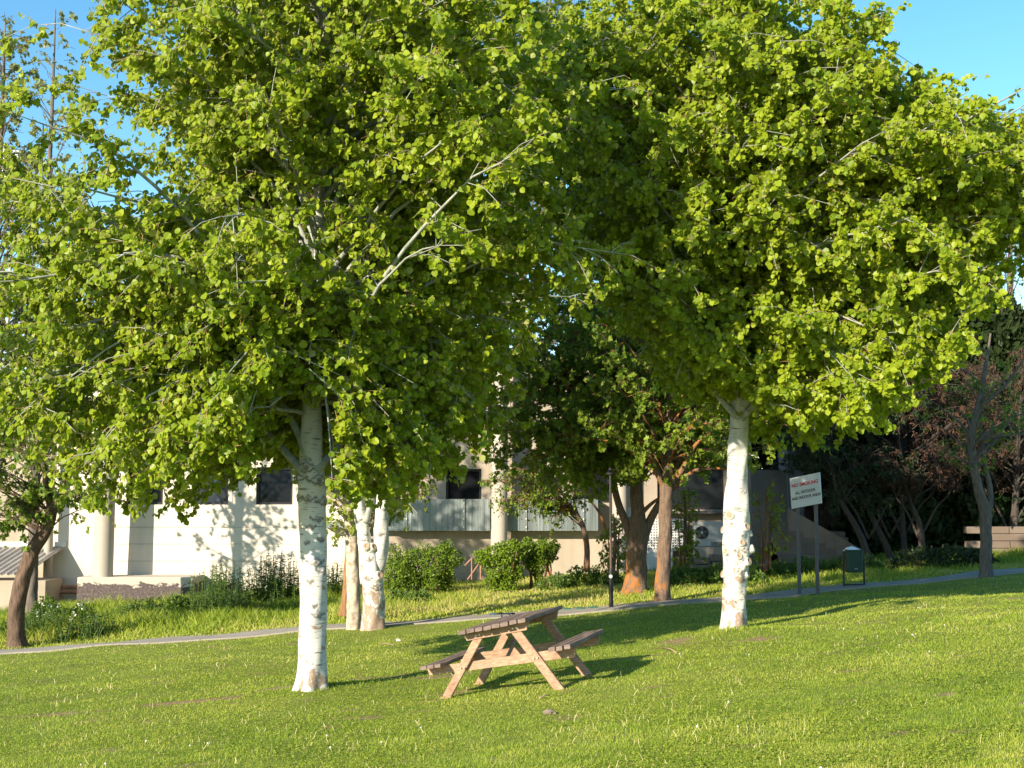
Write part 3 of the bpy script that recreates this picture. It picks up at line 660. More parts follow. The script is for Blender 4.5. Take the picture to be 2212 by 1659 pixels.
# ---- other trees: one general builder
def tree(name,label,seed,base,trunkpx,D,TRr,bark,leafm,ends,zs01,sides_,fol,limbm=None,twigm=None,limbs=(),rise=.8,arch=.3,group=None,reject=None,flare=.06,extra=None,trunk_sides=28,lump=.06,hs=3.0,rk=(.012,.011),cat='tree',stems=(),spread=.75):
    rng=np.random.default_rng(seed); root=empty(name,base,label,cat,group)
    TP=pxpath(trunkpx,D); tg,Ps,rs=trunk_geo(TP,np.array(TRr),trunk_sides,110,None,(),flare=flare,seed=seed*.7,lump=lump,hs=hs)
    C=Crown(rng,Ps,rs)
    for q,rr in stems:
        P=smooth_path(pxpath(q,D),26); V,Fs=tube(P,np.linspace(rr,rr*.45,26),16); tg.add(V,Fs,0,h=1.0); C.lim.append((P[8:],rr)); C.lr.append((0,0,0))
    for q,rr,dy in limbs:
        P=smooth_path(pxpath(q,D),12); P[:,1]+=np.linspace(0,dy,12); C.limb(P,rr,max(.006,rr*.2),8,.8)
    if len(ends): C.ends(ends,*zs01,rise=rise,arch=arch,rk=rk)
    if C.lim and fol:
        C.sides(*sides_,spread=spread); f=dict(fol); C.foliage(reject=reject,**f)
    elif C.lim and sides_:
        C.sides(*sides_,spread=spread); C.draw_limbs(); b_,m_,e_,l_=C.sec; V,Q=tubes_batch(b_,m_,e_,.007,.003,4); C.W.add(V,[Q],1)
    finish(root,C,tg,Ps,bark,leafm,limbm or bark,twigm or M['dtwig'])
    if extra: extra(root,rng,Ps,rs)
    return root
def ell_ends(seed,n,c,r,zmin=-1e9,umin=.45):
    g_=np.random.default_rng(seed); d=norm(g_.normal(0,1,(n,3))); u=umin+(1-umin)*g_.uniform(0,1,n)**.6
    p=np.array(c)+d*np.array(r)*u[:,None]; p[:,2]=np.maximum(p[:,2],zmin); return list(p)
FM=dict(tws=.16,twl=.28,nl=6,size=.10,shape='maple',tint=(.5,.25),wood_r=(.009,.004),twr=.003,petiole=.05,sunw=.5,grav=.1)
# pale plane trunk directly left of the forked aspen
bp=gpx(765,1362)
tree('plane_tree','slim plane tree with pale mottled bark close beside the forked aspen',41,bp,[(765,1372),(764,1300),(762,1220),(757,1140),(748,1095),(722,1078),(700,1060),(680,1010),(660,950)],bp[1]+.3,[.155,.14,.13,.12,.115,.10,.085,.06,.04],M['pale_bark'],M['lime_leaf'],ell_ends(42,9,px(860,1060,bp[1]+.6),(.75,.5,.45))+ell_ends(43,8,px(735,1110,bp[1]),(.3,.3,.5)),(.6,2.6),(5,.5),dict(FM,size=.085,nl=5),flare=.03)
bq=gD(748,28.6)
tree('slender_tree','slender leaning tree with orange lichen on its trunk behind the plane tree',44,bq,[(743,1330),(747,1290),(752,1220),(758,1150),(775,1090),(805,1030),(830,980)],28.6,[.10,.09,.085,.08,.07,.05,.03],M['lichen_bark'],M['lime_leaf'],ell_ends(45,8,px(880,1040,28.6),(.8,.6,.6)),(.8,2.4),(4,.5),dict(FM,size=.085,nl=5),flare=.03)
# left maple with dark leaning trunk
bm=gD(38,28.4)
tree('maple_tree','dark leaning maple trunk beside the path at the left edge, forked, with small star leaves',51,bm,[(36,1402),(34,1340),(42,1280),(66,1200),(98,1145),(112,1100),(104,1060),(96,1015),(84,960),(70,880)],28.4,[.185,.175,.165,.15,.14,.12,.085,.06,.045,.02],M['dark_bark'],M['maple_leaf'],
 ell_ends(52,26,px(45,1030,28.2),(1.3,1.2,1.0))+ell_ends(53,5,px(165,1075,28.2),(.42,.4,.3))+ell_ends(54,6,px(10,1130,27.9),(.5,.6,.25)),(1.0,3.6),(5,.55),dict(FM,tws=.2,nl=6,size=.095),limbs=[([(108,1108),(128,1075),(140,1030),(150,990)],.06,.1),([(96,1150),(70,1135),(30,1118),(-20,1108)],.055,-.2)],flare=.08,hs=4)
# tall poplars at the left edge
FP=dict(tws=.18,twl=.3,nl=8,size=.095,shape='maple',tint=(.6,.25),wood_r=(.008,.004),twr=.0035,grav=-.3,sunw=.5)
for kx,(xt,D_,top,sd_,lab) in enumerate(((-38,30.0,60,61,'tall thin leaved poplar whose grey limbs enter at the left edge of the lawn'),(70,36.5,40,62,'tall narrow poplar with sparse pale spring leaves rising behind the left maple'))):
    bb=gD(xt,D_); tp=px(xt+50,top,D_)
    E=[]; g_=np.random.default_rng(sd_)
    for z in np.linspace(3.2,tp[2],120):
        a=g_.uniform(0,6.28); rr=np.interp(z,[3,6,9,tp[2]],[1.7,2.0,1.3,.15])*g_.uniform(.4,1); E.append(np.array([np.interp(z,[bb[2],tp[2]],[bb[0],tp[0]])+math.cos(a)*rr,D_+math.sin(a)*rr,z]))
    tree('poplar_tree',lab,sd_,bb,[(xt-4,1372),(xt,1250),(xt+6,1050),(xt+18,800),(xt+30,500),(xt+42,250),(xt+50,top-20)],D_,[.17,.15,.13,.11,.08,.05,.015],M['grey_bark'],M['poplar_leaf'],E,(2.0,tp[2]-.5),(3.2,.8),dict(FP,drop=.15 if kx==0 else .6),rise=1.8,arch=.05,limbs=[([(xt+8,1045),(xt+45,1000),(xt+70,930),(xt+90,860)],.08,-.4),([(xt+8,990),(xt+40,900),(xt+80,760),(xt+90,640)],.07,.3)] if kx==0 else (),twigm=M['twig'])
# maples by the lamp post
FA=dict(FM,tws=.15,nl=7,size=.10,tint=(.55,.28))
ba=gD(1376,31.5)
tree('maple_tree','multi stemmed maple with orange lichen low on its trunk, right of the lamp post',71,ba,[(1372,1285),(1374,1250),(1376,1200),(1378,1150),(1378,1110),(1374,1050),(1372,980),(1368,880),(1362,760),(1358,640)],31.5,[.29,.26,.24,.25,.17,.14,.12,.10,.07,.03],M['maple_bark'],M['maple_leaf'],
 ell_ends(72,62,px(1320,800,31.5),(3.6,2.8,3.0))+ell_ends(77,30,px(1240,770,32),(2.0,1.6,1.7))+ell_ends(73,26,px(1190,970,30.4),(1.6,1.2,.8)),(2.0,6.0),(4.2,.95),FA,stems=[([(1368,1180),(1352,1130),(1335,1085),(1322,1030),(1300,950),(1270,880)],.11),([(1386,1180),(1402,1130),(1422,1092),(1450,1050),(1490,1000)],.12)],flare=.08,hs=2.6,limbs=[([(1385,1110),(1410,1085),(1450,1060),(1500,1030)],.06,-.3)],
 reject=lambda p:p[:,2]<np.interp(p[:,0],[-1.5,0,1,2.2,3,4,6],[2.6,1.45,1.6,1.9,2.4,2.6,2.8]))
bb=gD(1432,28.6)
tree('maple_tree','single trunk maple with rusty lichen and spreading limbs, left of the knobby aspen',74,bb,[(1428,1318),(1431,1280),(1433,1230),(1437,1150),(1438,1090),(1440,1050),(1440,1020),(1442,960),(1448,860),(1450,740)],28.6,[.20,.17,.155,.148,.138,.15,.13,.10,.07,.03],M['maple_bark'],M['maple_leaf'],
 ell_ends(75,62,px(1490,800,29.4),(3.4,3.0,3.2)),(2.2,5.5),(4.4,.95),FA,flare=.06,hs=3.4,limbs=[([(1438,1055),(1415,1015),(1395,970),(1350,900)],.09,-.4),([(1446,1050),(1475,1010),(1500,960),(1545,930)],.09,-.5),([(1448,1058),(1490,1022),(1530,1012),(1580,1015)],.07,-.2),([(1440,1030),(1450,960),(1470,880)],.09,.4)],
 reject=lambda p:p[:,2]<2.3+.2*np.abs(p[:,0]-3.3))
# small leaning tree in front of the metal cladding
bs=gD(1266,37)
tree('small_tree','small leaning tree with a thin bent trunk in front of the metal cladding',81,bs,[(1267,1235),(1268,1190),(1263,1150),(1248,1115),(1228,1090),(1205,1075),(1180,1068)],37,[.085,.08,.075,.07,.06,.045,.03],M['maple_bark'],M['shrub_leaf'],
 ell_ends(82,22,px(1170,1045,36.8),(1.5,.9,.6))+ell_ends(83,8,px(1120,1085,36.6),(.7,.6,.3)),(1.0,2.4),(5,.6),dict(FM,shape='oval',size=.075,nl=8,tint=(.75,.2)),flare=.02,limbs=[([(1250,1118),(1240,1080),(1246,1040)],.05,.3),([(1310,1150),(1296,1110),(1270,1075),(1240,1050)],.05,.2)])
# climber covered lime shrubs
FL=dict(tws=.12,twl=.22,nl=7,size=.10,shape='oval',tint=(.5,.3),wood_r=(.008,.004),twr=.004,sunw=.7,grav=.3)
for i_,(X_,Yb,Yt,D_,wd,lab) in enumerate(((1326,1248,1118,35.5,.36,'lime green climber growing up a thin stem behind the lamp post'),(1478,1240,1060,34.5,.32,'lime green creeper on thin stems between the single maple and the knobby aspen'),(1655,1225,1050,33.5,.42,'creeper clad stems standing behind the knobby aspen beside the sign'))):
    bb=gD(X_,D_); E=[]; g_=np.random.default_rng(90+i_); zt=px(X_,Yt,D_)[2]
    for z in np.linspace(bb[2]+.2,zt,24): a=g_.uniform(0,6.28); E.append(np.array([bb[0]+math.cos(a)*wd*g_.uniform(.3,1),D_+math.sin(a)*wd*.8*g_.uniform(.3,1),z]))
    tree('climber_shrub',lab,90+i_,bb,[(X_-2,Yb+8),(X_,Yb-30),(X_+3,Yb-80),(X_,Yt)],D_,[.06,.055,.05,.03],M['maple_bark'],M['lime_leaf'],E,(bb[2]+.1,zt-.1),(4,.35),dict(FL,drop=.15 if i_<2 else .35),limbs=[([(X_+8,Yb+4),(X_+10,Yb-60),(X_+14,Yt+10)],.045,.2),([(X_-10,Yb+4),(X_-8,Yb-50),(X_-14,Yt+30)],.04,.2)],flare=.01,cat='shrub',twigm=M['maple_bark'])
# forked tree by the path at the right
br=gD(2131,29.6)
tree('locust_tree','grey forked tree beside the path right of the litter bin, in deep shade',101,br,[(2130,1258),(2130,1220),(2130,1150),(2128,1105),(2112,1050),(2100,990),(2098,930),(2112,880),(2128,800),(2140,720)],29.6,[.15,.135,.125,.135,.10,.095,.085,.07,.05,.02],M['grey_bark'],M['maple_leaf'],
 ell_ends(102,20,px(2150,880,29.6),(1.9,1.8,1.6)),(2.2,4.8),(3.4,.9),dict(FM,shape='oval',size=.065,nl=8,tint=(.3,.2),drop=.35),flare=.04,limbs=[([(2136,1110),(2142,1060),(2132,1000),(2126,930),(2130,850)],.085,.3),([(2100,935),(2082,900),(2050,880)],.04,-.2),([(2112,880),(2150,850),(2190,800),(2230,720)],.06,-.3)],twigm=M['dtwig'])
# shaded thicket on the right
FD=dict(tws=.16,twl=.35,nl=11,size=.085,shape='oval',tint=(.4,.3),wood_r=(.011,.005),twr=.005,grav=.2)
th=[(1880,1215,36,[(1878,1228),(1868,1180),(1845,1130),(1815,1080),(1800,1020),(1790,930)],'leaning dark tree with a slanting trunk beside the stone steps',.10,'dark'),
 (1925,1212,37.5,[(1927,1222),(1915,1180),(1890,1130),(1872,1090),(1850,1060),(1800,1030)],'dark crooked thicket tree with a bare limb reaching left over the litter bin',.09,'dark'),
 (1990,1215,36.5,[(1992,1228),(1992,1180),(1985,1130),(1965,1080),(1950,1020),(1940,920)],'dark thicket tree with a forked trunk left of the grey forked tree',.10,'dry'),
 (1955,1212,38.5,[(1955,1222),(1952,1160),(1948,1080),(1952,980),(1958,860)],'straight dark thicket tree hung with brown dead foliage',.09,'dry'),
 (1780,1205,40.5,[(1782,1212),(1776,1150),(1768,1060),(1772,960),(1780,840)],'dark leaved thicket tree behind the no smoking sign',.11,'dark'),
 (2185,1205,38.5,[(2188,1220),(2190,1140),(2196,1040),(2200,940),(2205,860)],'brown drooping thicket tree above the low block wall',.12,'dry')]
for i_,(X_,Yb,D_,tr_,lab,r_,kd) in enumerate(th):
    bb=gD(X_,D_); m_=len(tr_); topz=px(X_,850,D_)
    E=ell_ends(110+i_,46,px(tr_[-1][0]+20,900,D_),(2.3,1.7,2.6))
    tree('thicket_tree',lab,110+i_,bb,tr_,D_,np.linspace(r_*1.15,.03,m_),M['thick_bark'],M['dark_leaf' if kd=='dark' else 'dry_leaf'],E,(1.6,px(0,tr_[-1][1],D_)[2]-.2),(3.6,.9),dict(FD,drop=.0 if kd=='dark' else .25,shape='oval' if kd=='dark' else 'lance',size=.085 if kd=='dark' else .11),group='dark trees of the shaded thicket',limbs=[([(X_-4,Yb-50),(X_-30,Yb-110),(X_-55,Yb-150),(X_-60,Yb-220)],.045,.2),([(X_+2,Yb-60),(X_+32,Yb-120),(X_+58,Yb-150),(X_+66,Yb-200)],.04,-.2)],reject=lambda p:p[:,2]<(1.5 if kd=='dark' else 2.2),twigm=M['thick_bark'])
def conifer(seed,X_,D_,h,rw,label,n=11000):
    r=np.random.default_rng(seed); bb=gD(X_,D_); root=empty('cypress_tree',bb,label,'tree','dark evergreens behind the thicket')
    P=np.array([bb+[0,0,-.1],bb+[0,0,h*.5],bb+[0,0,h]]); tg,Ps,rs=trunk_geo(P,np.array([.16,.1,.02]),14,20,None,(),flare=.03,seed=seed); tg.build('trunk',M['thick_bark'],root,smooth=True)
    z=r.uniform(.02,1,n)**.8; az=r.uniform(0,2*np.pi,n); lob=1+.22*np.sin(az*5+z*17+seed)+.15*np.sin(az*9-z*31)
    rad=rw*np.interp(z,[0,.15,.5,.85,1],[.8,1,.85,.4,.02])*lob*r.uniform(.55,1.05,n)
    p=bb+np.stack([np.cos(az)*rad,np.sin(az)*rad,z*h],-1); out=np.stack([np.cos(az),np.sin(az),0*az],-1)
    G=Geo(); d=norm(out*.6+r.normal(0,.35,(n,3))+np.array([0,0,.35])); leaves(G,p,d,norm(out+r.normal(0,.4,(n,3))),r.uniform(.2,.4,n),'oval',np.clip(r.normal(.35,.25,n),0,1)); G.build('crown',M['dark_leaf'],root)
for i_,a in enumerate(((1730,45.5,11.5,2.3,'tall dark evergreen behind the stair wall, left end of the evergreen row'),(1845,46,12,2.5,'tall dark evergreen behind the slanting thicket tree'),(1960,45.5,11.5,2.5,'tall dark evergreen behind the straight thicket tree with dead foliage'),(2070,45,10.5,2.5,'dark evergreen left of the grey forked tree, above the low block wall'),(2175,44,8.2,2.4,'shorter dark evergreen at the right edge above the low block wall'),(1905,41,5.5,1.7,'low dark evergreen added for darkness close behind the leaning thicket trees'),(2035,41.5,5.2,1.8,'low dark evergreen added for darkness close behind the forked thicket tree'),(1800,43.5,6.5,1.8,'low dark evergreen added for darkness directly above the stone steps'),(2120,41.5,4.6,1.6,'low dark evergreen added for darkness directly behind the grey forked tree'))): conifer(130+i_,*a)  # low evergreens added to darken the lit ground behind the thicket
# sparse bare tree far right
bf=gD(2175,56)
tree('bare_tree','almost leafless tree seen against the sky at the right edge beyond the evergreens',141,bf,[(2176,1160),(2178,900),(2180,700),(2182,560),(2184,460),(2186,380)],56,[.2,.18,.14,.10,.06,.02],M['grey_bark'],M['poplar_leaf'],ell_ends(142,34,px(2178,520,56),(2.6,2.4,3.0)),(8.0,15.5),(3,1.2),dict(FP,drop=.75,tws=.3,twl=.5,twr=.008,wood_r=(.018,.009)),rise=1.4,arch=.05,twigm=M['grey_bark'])
bt=gD(1120,52)
tree('tall_tree','tall tree behind the building whose pale sunlit top shows between the two aspen crowns',145,bt,[(1120,1200),(1122,800),(1125,400),(1128,100),(1130,-100)],52,[.3,.25,.2,.12,.03],M['grey_bark'],M['poplar_leaf'],ell_ends(146,60,px(1150,200,52),(5.5,4,6.0)),(7.0,20),(2.2,1.6),dict(FP,tws=.4,twl=.6,size=.2,nl=9,twr=.008,wood_r=(.02,.01)),rise=1.2,arch=.05,twigm=M['grey_bark'])
bt=gD(1420,48)
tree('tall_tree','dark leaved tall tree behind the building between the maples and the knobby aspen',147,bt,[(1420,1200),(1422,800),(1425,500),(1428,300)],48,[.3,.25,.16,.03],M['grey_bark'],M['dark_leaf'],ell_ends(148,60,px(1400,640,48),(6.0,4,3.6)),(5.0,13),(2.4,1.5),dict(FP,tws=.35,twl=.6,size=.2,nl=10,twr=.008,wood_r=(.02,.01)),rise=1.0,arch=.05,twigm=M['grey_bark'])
# clipped hedges and shrubs
def bush(name,label,seed,X_,D_,lumps,n,size,leafm,stems=3,shape='oval',group=None,cat='bush',tint=(.5,.25),flowers=0):
    r=np.random.default_rng(seed); bb=gD(X_,D_); root=empty(name,bb,label,cat,group); G=Geo()
    lumps=list(lumps)
    for (x,y,z,a,b_,c) in list(lumps):
        for _ in range(6):
            d=norm(r.normal(0,1,3)+[0,-.2,.35]); f=r.uniform(.25,.42); lumps.append((x+d[0]*a*.95,y+d[1]*b_*.95,max(.08,z+d[2]*c*.95),a*f,b_*f,c*f*1.2))
    vol=np.array([(a*b_*c)**.667 for (_,_,_,a,b_,c) in lumps]); cnt=(n*vol/vol.sum()).astype(int)
    for (x,y,z,a,b_,c),m in zip(lumps,cnt):
        d=norm(r.normal(0,1,(m,3))); u=r.uniform(.35,1,m)**.35; u=u*(1+.16*np.sin(d[:,0]*7+seed)*np.sin(d[:,2]*8)+.12*np.sin(d[:,1]*13+d[:,2]*11+d[:,0]*9)); p=bb+np.array([x,y,z])+d*np.array([a,b_,c])*u[:,None]
        k_=p[:,2]>ground(p[:,0],p[:,1])+.01; p,d=p[k_],d[k_]; m=len(p)
        leaves(G,p,norm(d*.5+r.normal(0,.6,(m,3))+[0,0,.3]),norm(d+r.normal(0,.5,(m,3))+SUNV*.2),size*r.uniform(.6,1.3,m),shape,np.clip(r.normal(tint[0],tint[1],m),0,1))
        for _ in range(stems if a>.24 else 0):
            s0=bb+np.array([x*.7+r.normal(0,.1),y+r.normal(0,.08),-.05]); e0=bb+np.array([x+r.normal(0,a*.4),y+r.normal(0,b_*.4),z+r.uniform(0,c*.6)])
            Geo().add(*tube(smooth_path([s0,(s0+e0)/2+r.normal(0,.04,3),e0],7),np.linspace(.035,.012,7),6),0).build('stem',M['maple_bark'],root,smooth=True)
    G.build('foliage',leafm,root)
    if flowers:
        FG=Geo(); d=norm(r.normal(0,1,(flowers,3))); d[:,1]=-np.abs(d[:,1]); x,y,z,a,b_,c=lumps[0]; p=bb+np.array([x,y,z])+d*np.array([a,b_,c])*1.03
        for _ in range(3): leaves(FG,p+r.normal(0,.02,p.shape),r.normal(0,1,p.shape),d+r.normal(0,.4,p.shape),np.full(flowers,.05),'oval',np.full(flowers,1.))
        FG.build('blossom',M['flower'],root)
    return root
bush('clipped_bush','broad clipped bush with a ragged overhanging top under the metal cladding',151,915,36.5,[(-.62,0,.62,.42,.42,.66),(-.15,.1,.78,.5,.45,.62),(.38,0,.85,.55,.45,.55),(.75,.1,1.05,.38,.35,.28),(.3,.1,.4,.5,.4,.45),(-.65,-.05,.2,.35,.35,.3)],14000,.065,M['shrub_leaf'],3,group='clipped bushes along the wall',tint=(.5,.28))
bush('clipped_bush','bright clipped bush with a bare pale stem, middle of the three clipped bushes',152,1088,36,[(-.1,0,1.0,.58,.45,.32),(-.05,0,.62,.48,.42,.5),(.0,-.05,.22,.36,.36,.3),(.32,0,1.1,.35,.3,.26)],12500,.065,M['shrub_leaf'],3,group='clipped bushes along the wall',tint=(.68,.22))
bush('clipped_bush','small round clipped bush on thin dark stems, nearest the leaning small tree',153,1172,36.4,[(.1,0,.98,.3,.3,.32),(-.32,.1,.9,.28,.28,.38),(-.12,.1,.7,.3,.28,.4)],7000,.065,M['shrub_leaf'],4,group='clipped bushes along the wall',tint=(.5,.25))
bush('flowering_shrub','dark shrub with white blossom beside the dark maple trunk',154,118,33.5,[(0,0,.35,.42,.35,.42),(.2,0,.2,.4,.35,.3)],2600,.07,M['shrub_leaf'],2,group='white flowering shrubs on the bank',tint=(.12,.12),flowers=26)
bush('flowering_shrub','small dark shrub with white blossom below the stained plinth',155,190,31.5,[(0,0,.32,.28,.28,.34),(.12,0,.1,.35,.3,.25)],2200,.07,M['shrub_leaf'],2,group='white flowering shrubs on the bank',tint=(.2,.15),flowers=20)
bush('low_shrub','dark rounded low shrub in the rough grass left of the big aspen',156,388,33.5,[(0,0,.25,.4,.35,.3),(.2,.1,.15,.3,.3,.25)],1900,.07,M['shrub_leaf'],2,group='low shrubs on the bank',tint=(.2,.15))
bush('low_shrub','leafy low shrub in front of the broad clipped bush',157,884,33.5,[(0,0,.12,.45,.35,.25),(.35,.1,.1,.3,.3,.2)],1900,.07,M['weed_leaf'],1,group='low shrubs on the bank')
bush('low_shrub','low bushy plants at the foot of the leaning small tree',158,1235,35.5,[(-.4,0,.1,.5,.4,.28),(.3,.2,.15,.5,.4,.34),(.9,.1,.14,.5,.4,.3)],3400,.08,M['weed_leaf'],1,group='low shrubs on the bank')
bush('low_shrub','low shade plants below the stone steps near the bin',159,1765,34,[(-1.0,0,.08,.6,.5,.25),(-.2,0,.12,.6,.5,.3),(.6,0,.14,.6,.5,.3),(1.3,.3,.14,.5,.5,.3)],4200,.09,M['weed_leaf'],1,group='low shrubs on the bank',tint=(.3,.25))
bush('low_shrub','dark spreading low shrub at the foot of the thicket',160,2030,33.5,[(-.6,0,.15,.7,.5,.3),(.3,0,.2,.7,.5,.34),(.9,.1,.12,.5,.4,.28)],3600,.09,M['dark_leaf'],1,group='low shrubs on the bank')
bush('low_shrub','leafy plants between the two maples and the knobby aspen',161,1530,33,[(-.6,0,.1,.6,.4,.3),(.2,0,.12,.6,.4,.3),(.9,0,.1,.5,.4,.28)],3600,.09,M['weed_leaf'],1,group='low shrubs on the bank')
def weeds(label,seed,X_,D_,wd,n,hm,leafm=None,ls=.12):
    r=np.random.default_rng(seed); bb=gD(X_,D_); root=empty('weed_clump',bb,label,'weeds','tall weed clumps on the left bank'); G=Geo()
    x=bb[0]+r.normal(0,wd*.5,n); y=D_+r.normal(0,.5,n); h=hm*r.uniform(.55,1.15,n)*np.exp(-((x-bb[0])/wd)**2*.5)
    z=ground(x,y); s0=np.stack([x,y,z-.02],-1); e0=s0+np.stack([r.normal(0,.08,n),r.normal(0,.08,n),h],-1); m0=(s0+e0)/2+r.normal(0,.02,(n,3)); V,Q=tubes_batch(s0,m0,e0,.009,.005,3); G.add(V,[Q],0,tint=.3)
    k=np.maximum(6,(h*26).astype(int)); ix=np.repeat(np.arange(n),k); c=len(ix); t=r.uniform(.1,1.02,c)[:,None]; p=s0[ix]+(e0-s0)[ix]*t; a=r.uniform(0,6.28,c); o=np.stack([np.cos(a),np.sin(a),r.uniform(-.1,.55,c)],-1)
    leaves(G,p,o,np.stack([-.5*np.cos(a),-.5*np.sin(a),np.ones(c)],-1)+r.normal(0,.25,(c,3)),ls*(1.15-t[:,0]*.6)*r.uniform(.6,1.3,c),'oval',np.clip(r.normal(.4,.25,c),0,1))
    G.build('foliage',leafm or M['weed_leaf'],root)
for i_,a in enumerate((('tall nettle like weeds at the right end of the stained plinth',171,482,36.5,.85,120,1.25),('tall bushy weeds against the cream wall left of the big aspen trunk',172,598,37.0,1.0,170,1.35),('weeds against the wall just right of the big aspen trunk',173,722,37.5,.6,80,1.05),('bright green leafy weeds right of the dark maple trunk',174,96,30.8,.95,190,.6),('bright weeds in the dip below the stained plinth',175,205,29.8,.6,110,.5),('thick weeds on the slope in front of the stained plinth',176,330,33.5,1.3,230,.6),('spreading weeds on the bank in front of the tall nettles',177,470,34.0,1.3,240,.65))): weeds(*a)

# ------------------------------------------------------------------ buildings
BD=42.0
def wx(X,D=BD): return px(X,1075,D)[0]
def wz(Y,D=BD,X=1106): return px(X,Y,D)[2]
def quad_wall(G,x0,x1,z0,z1,y,holes,rev,mat=0):
    xs_=sorted({x0,x1,*[h[0] for h in holes],*[h[1] for h in holes]}); zs_=sorted({z0,z1,*[h[2] for h in holes],*[h[3] for h in holes]})
    for a,b_ in zip(xs_[:-1],xs_[1:]):
        for c,d in zip(zs_[:-1],zs_[1:]):
            mx,mz_=(a+b_)/2,(c+d)/2
            if any(h[0]<mx<h[1] and h[2]<mz_<h[3] for h in holes): continue
            G.add([[a,y,c],[b_,y,c],[b_,y,d],[a,y,d]],[np.array([[0,1,2,3]])],mat)
    for (a,b_,c,d) in holes:
        V=[[a,y,c],[b_,y,c],[b_,y,d],[a,y,d],[a,y+rev,c],[b_,y+rev,c],[b_,y+rev,d],[a,y+rev,d]]
        G.add(V,[np.array([[0,4,5,1],[1,5,6,2],[2,6,7,3],[3,7,4,0]])],mat)
def window(parent,x0,x1,z0,z1,y,label=None,tilt=0.0,fw=.075,gm='glass'):
    G=Geo(); d=.07
    for c,s in (((x0+fw/2,y,(z0+z1)/2),(fw,d,z1-z0)),((x1-fw/2,y,(z0+z1)/2),(fw,d,z1-z0)),(((x0+x1)/2,y,z0+fw/2),(x1-x0-2*fw,d,fw)),(((x0+x1)/2,y,z1-fw/2),(x1-x0-2*fw,d,fw))): G.add(*cbox(c,s,.006))
    f=G.build('window',M['win_frame'],parent)
    a=.02*math.tan(tilt)
    P=Geo().add([[x0+fw,y+.01,z0+fw],[x1-fw,y+.01,z0+fw],[x1-fw,y+.01+tilt,z1-fw],[x0+fw,y+.01+tilt,z1-fw]],[np.array([[0,1,2,3]])])
    V=P.V; o=Geo().add(np.concatenate(V),[np.array([[0,1,2,3]])]).build('pane',M[gm],None); o.parent=f; o.location=(0,0,0)
    o.matrix_parent_inverse=Matrix.Identity(4)
    me=o.data; arr=np.zeros(len(me.vertices)*3,np.float32); me.vertices.foreach_get('co',arr); arr=arr.reshape(-1,3)-np.array(parent.location,np.float32); me.vertices.foreach_set('co',arr.ravel())
    return f
xa,xm,xe=wx(116),wx(790),wx(1625)
ztop=wz(790); zb=-2.4
root=empty('office_building',(wx(600),BD,gz(wx(600),BD)),'long cream rendered building with square dark windows behind the trees','building')
winL=[(wx(a),wx(b_),wz(1090),wz(1009)) for a,b_ in ((273,352),(413,493),(553,632),(692,771))]
winR=[(wx(a),wx(b_),wz(1086),wz(1013)) for a,b_ in ((826,905),(963,1040),(1130,1208),(1240,1318))]
winB=[(wx(1420),wx(1564),wz(1101),wz(985))]
upL=[(wx(a),wx(b_),wz(835),wz(752)) for a,b_ in ((273,352),(413,493),(553,632),(692,771))]
upR=[(wx(1100),wx(1210),wz(832),wz(745)),(wx(963),wx(1040),wz(835),wz(752)),(wx(1260),wx(1400),wz(832),wz(745))]
G=Geo(); quad_wall(G,xa,xm,zb,ztop,BD,winL,.16,0)
# horizontal render joints as thin strips in a darker tone
G.add(*cbox(((xa+xm)/2,BD+4,ztop+.12),(xm-xa,8.4,.24),.02),0); 
G.add([[xa,BD,zb],[xa,BD+8,zb],[xa,BD+8,ztop],[xa,BD,ztop]],[np.array([[0,1,2,3]])],0)
wl=G.build('cream_wall',M['wall_white'],root)
for Yj in (1139,1175,1212): Geo().add(*cbox(((wx(255)+wx(700))/2,BD-.004,wz(Yj)),(wx(700)-wx(255),.012,.018),0)).build('wall_joint',M['column'],root)
G=Geo(); quad_wall(G,xm,xe,zb,ztop,BD,winR+winB+upR[:0],.2,0)
G.add(*cbox(((xm+xe)/2,BD+4,ztop+.14),(xe-xm,8.5,.28),.02),0)
G.add([[xe,BD,zb],[xe,BD+8,zb],[xe,BD+8,ztop],[xe,BD,ztop]],[np.array([[0,3,2,1]])],0)
G.build('beige_wall',M['wall_beige'],root)
G=Geo().add([[xa,BD+8,zb],[xe,BD+8,zb],[xe,BD+8,ztop],[xa,BD+8,ztop]],[np.array([[0,3,2,1]])]); G.build('back_wall',M['wall_beige'],root)
for i_,(a,b_,c,d) in enumerate(winL+winR+winB): window(root,a,b_,c,d,BD+.13,tilt=(.09 if i_==1 else .05),gm='glass2' if i_==1 else 'glass')
# round columns standing off the wall
for X_,wd,D_,Yb in ((226,.30,BD-1.05,1244),(1077,.255,BD-.85,1255),(1338,.24,BD-.6,1240)):
    x=wx(X_,D_); z0=wz(Yb,D_)-.05; G=Geo()
    P=np.array([[x,D_,z0],[x+.03,D_,z0+2.6],[x+.06,D_,ztop+.1]]); V,Fs=tube(smooth_path(P,8),np.linspace(wd*1.06,wd*.92,8),36,False); G.add(V,Fs); G.build('column',M['column'],root,smooth=True)
G=Geo(); x=wx(108,BD-.4); P=np.array([[x,BD-.4,-1.9],[x,BD-.4,2],[x+.02,BD-.4,ztop]]); G.add(*tube(P,np.array([.14,.135,.13]),24)); G.build('column',M['column'],root,smooth=True)
# plinth under the left column
G=Geo(); G.add(*cbox(((wx(205)+wx(445))/2,BD-.75,(wz(1241)-2.9)/2),(wx(445)-wx(205),1.5,wz(1241)+2.9),.02)); 
o=G.build('plinth',M['plinth'],root)
o.location=(0,0,wz(1262)-root.location[2]); arr=np.zeros(len(o.data.vertices)*3,np.float32); o.data.vertices.foreach_get('co',arr); arr=arr.reshape(-1,3); arr[:,2]-=o.location[2]; o.data.vertices.foreach_set('co',arr.ravel())
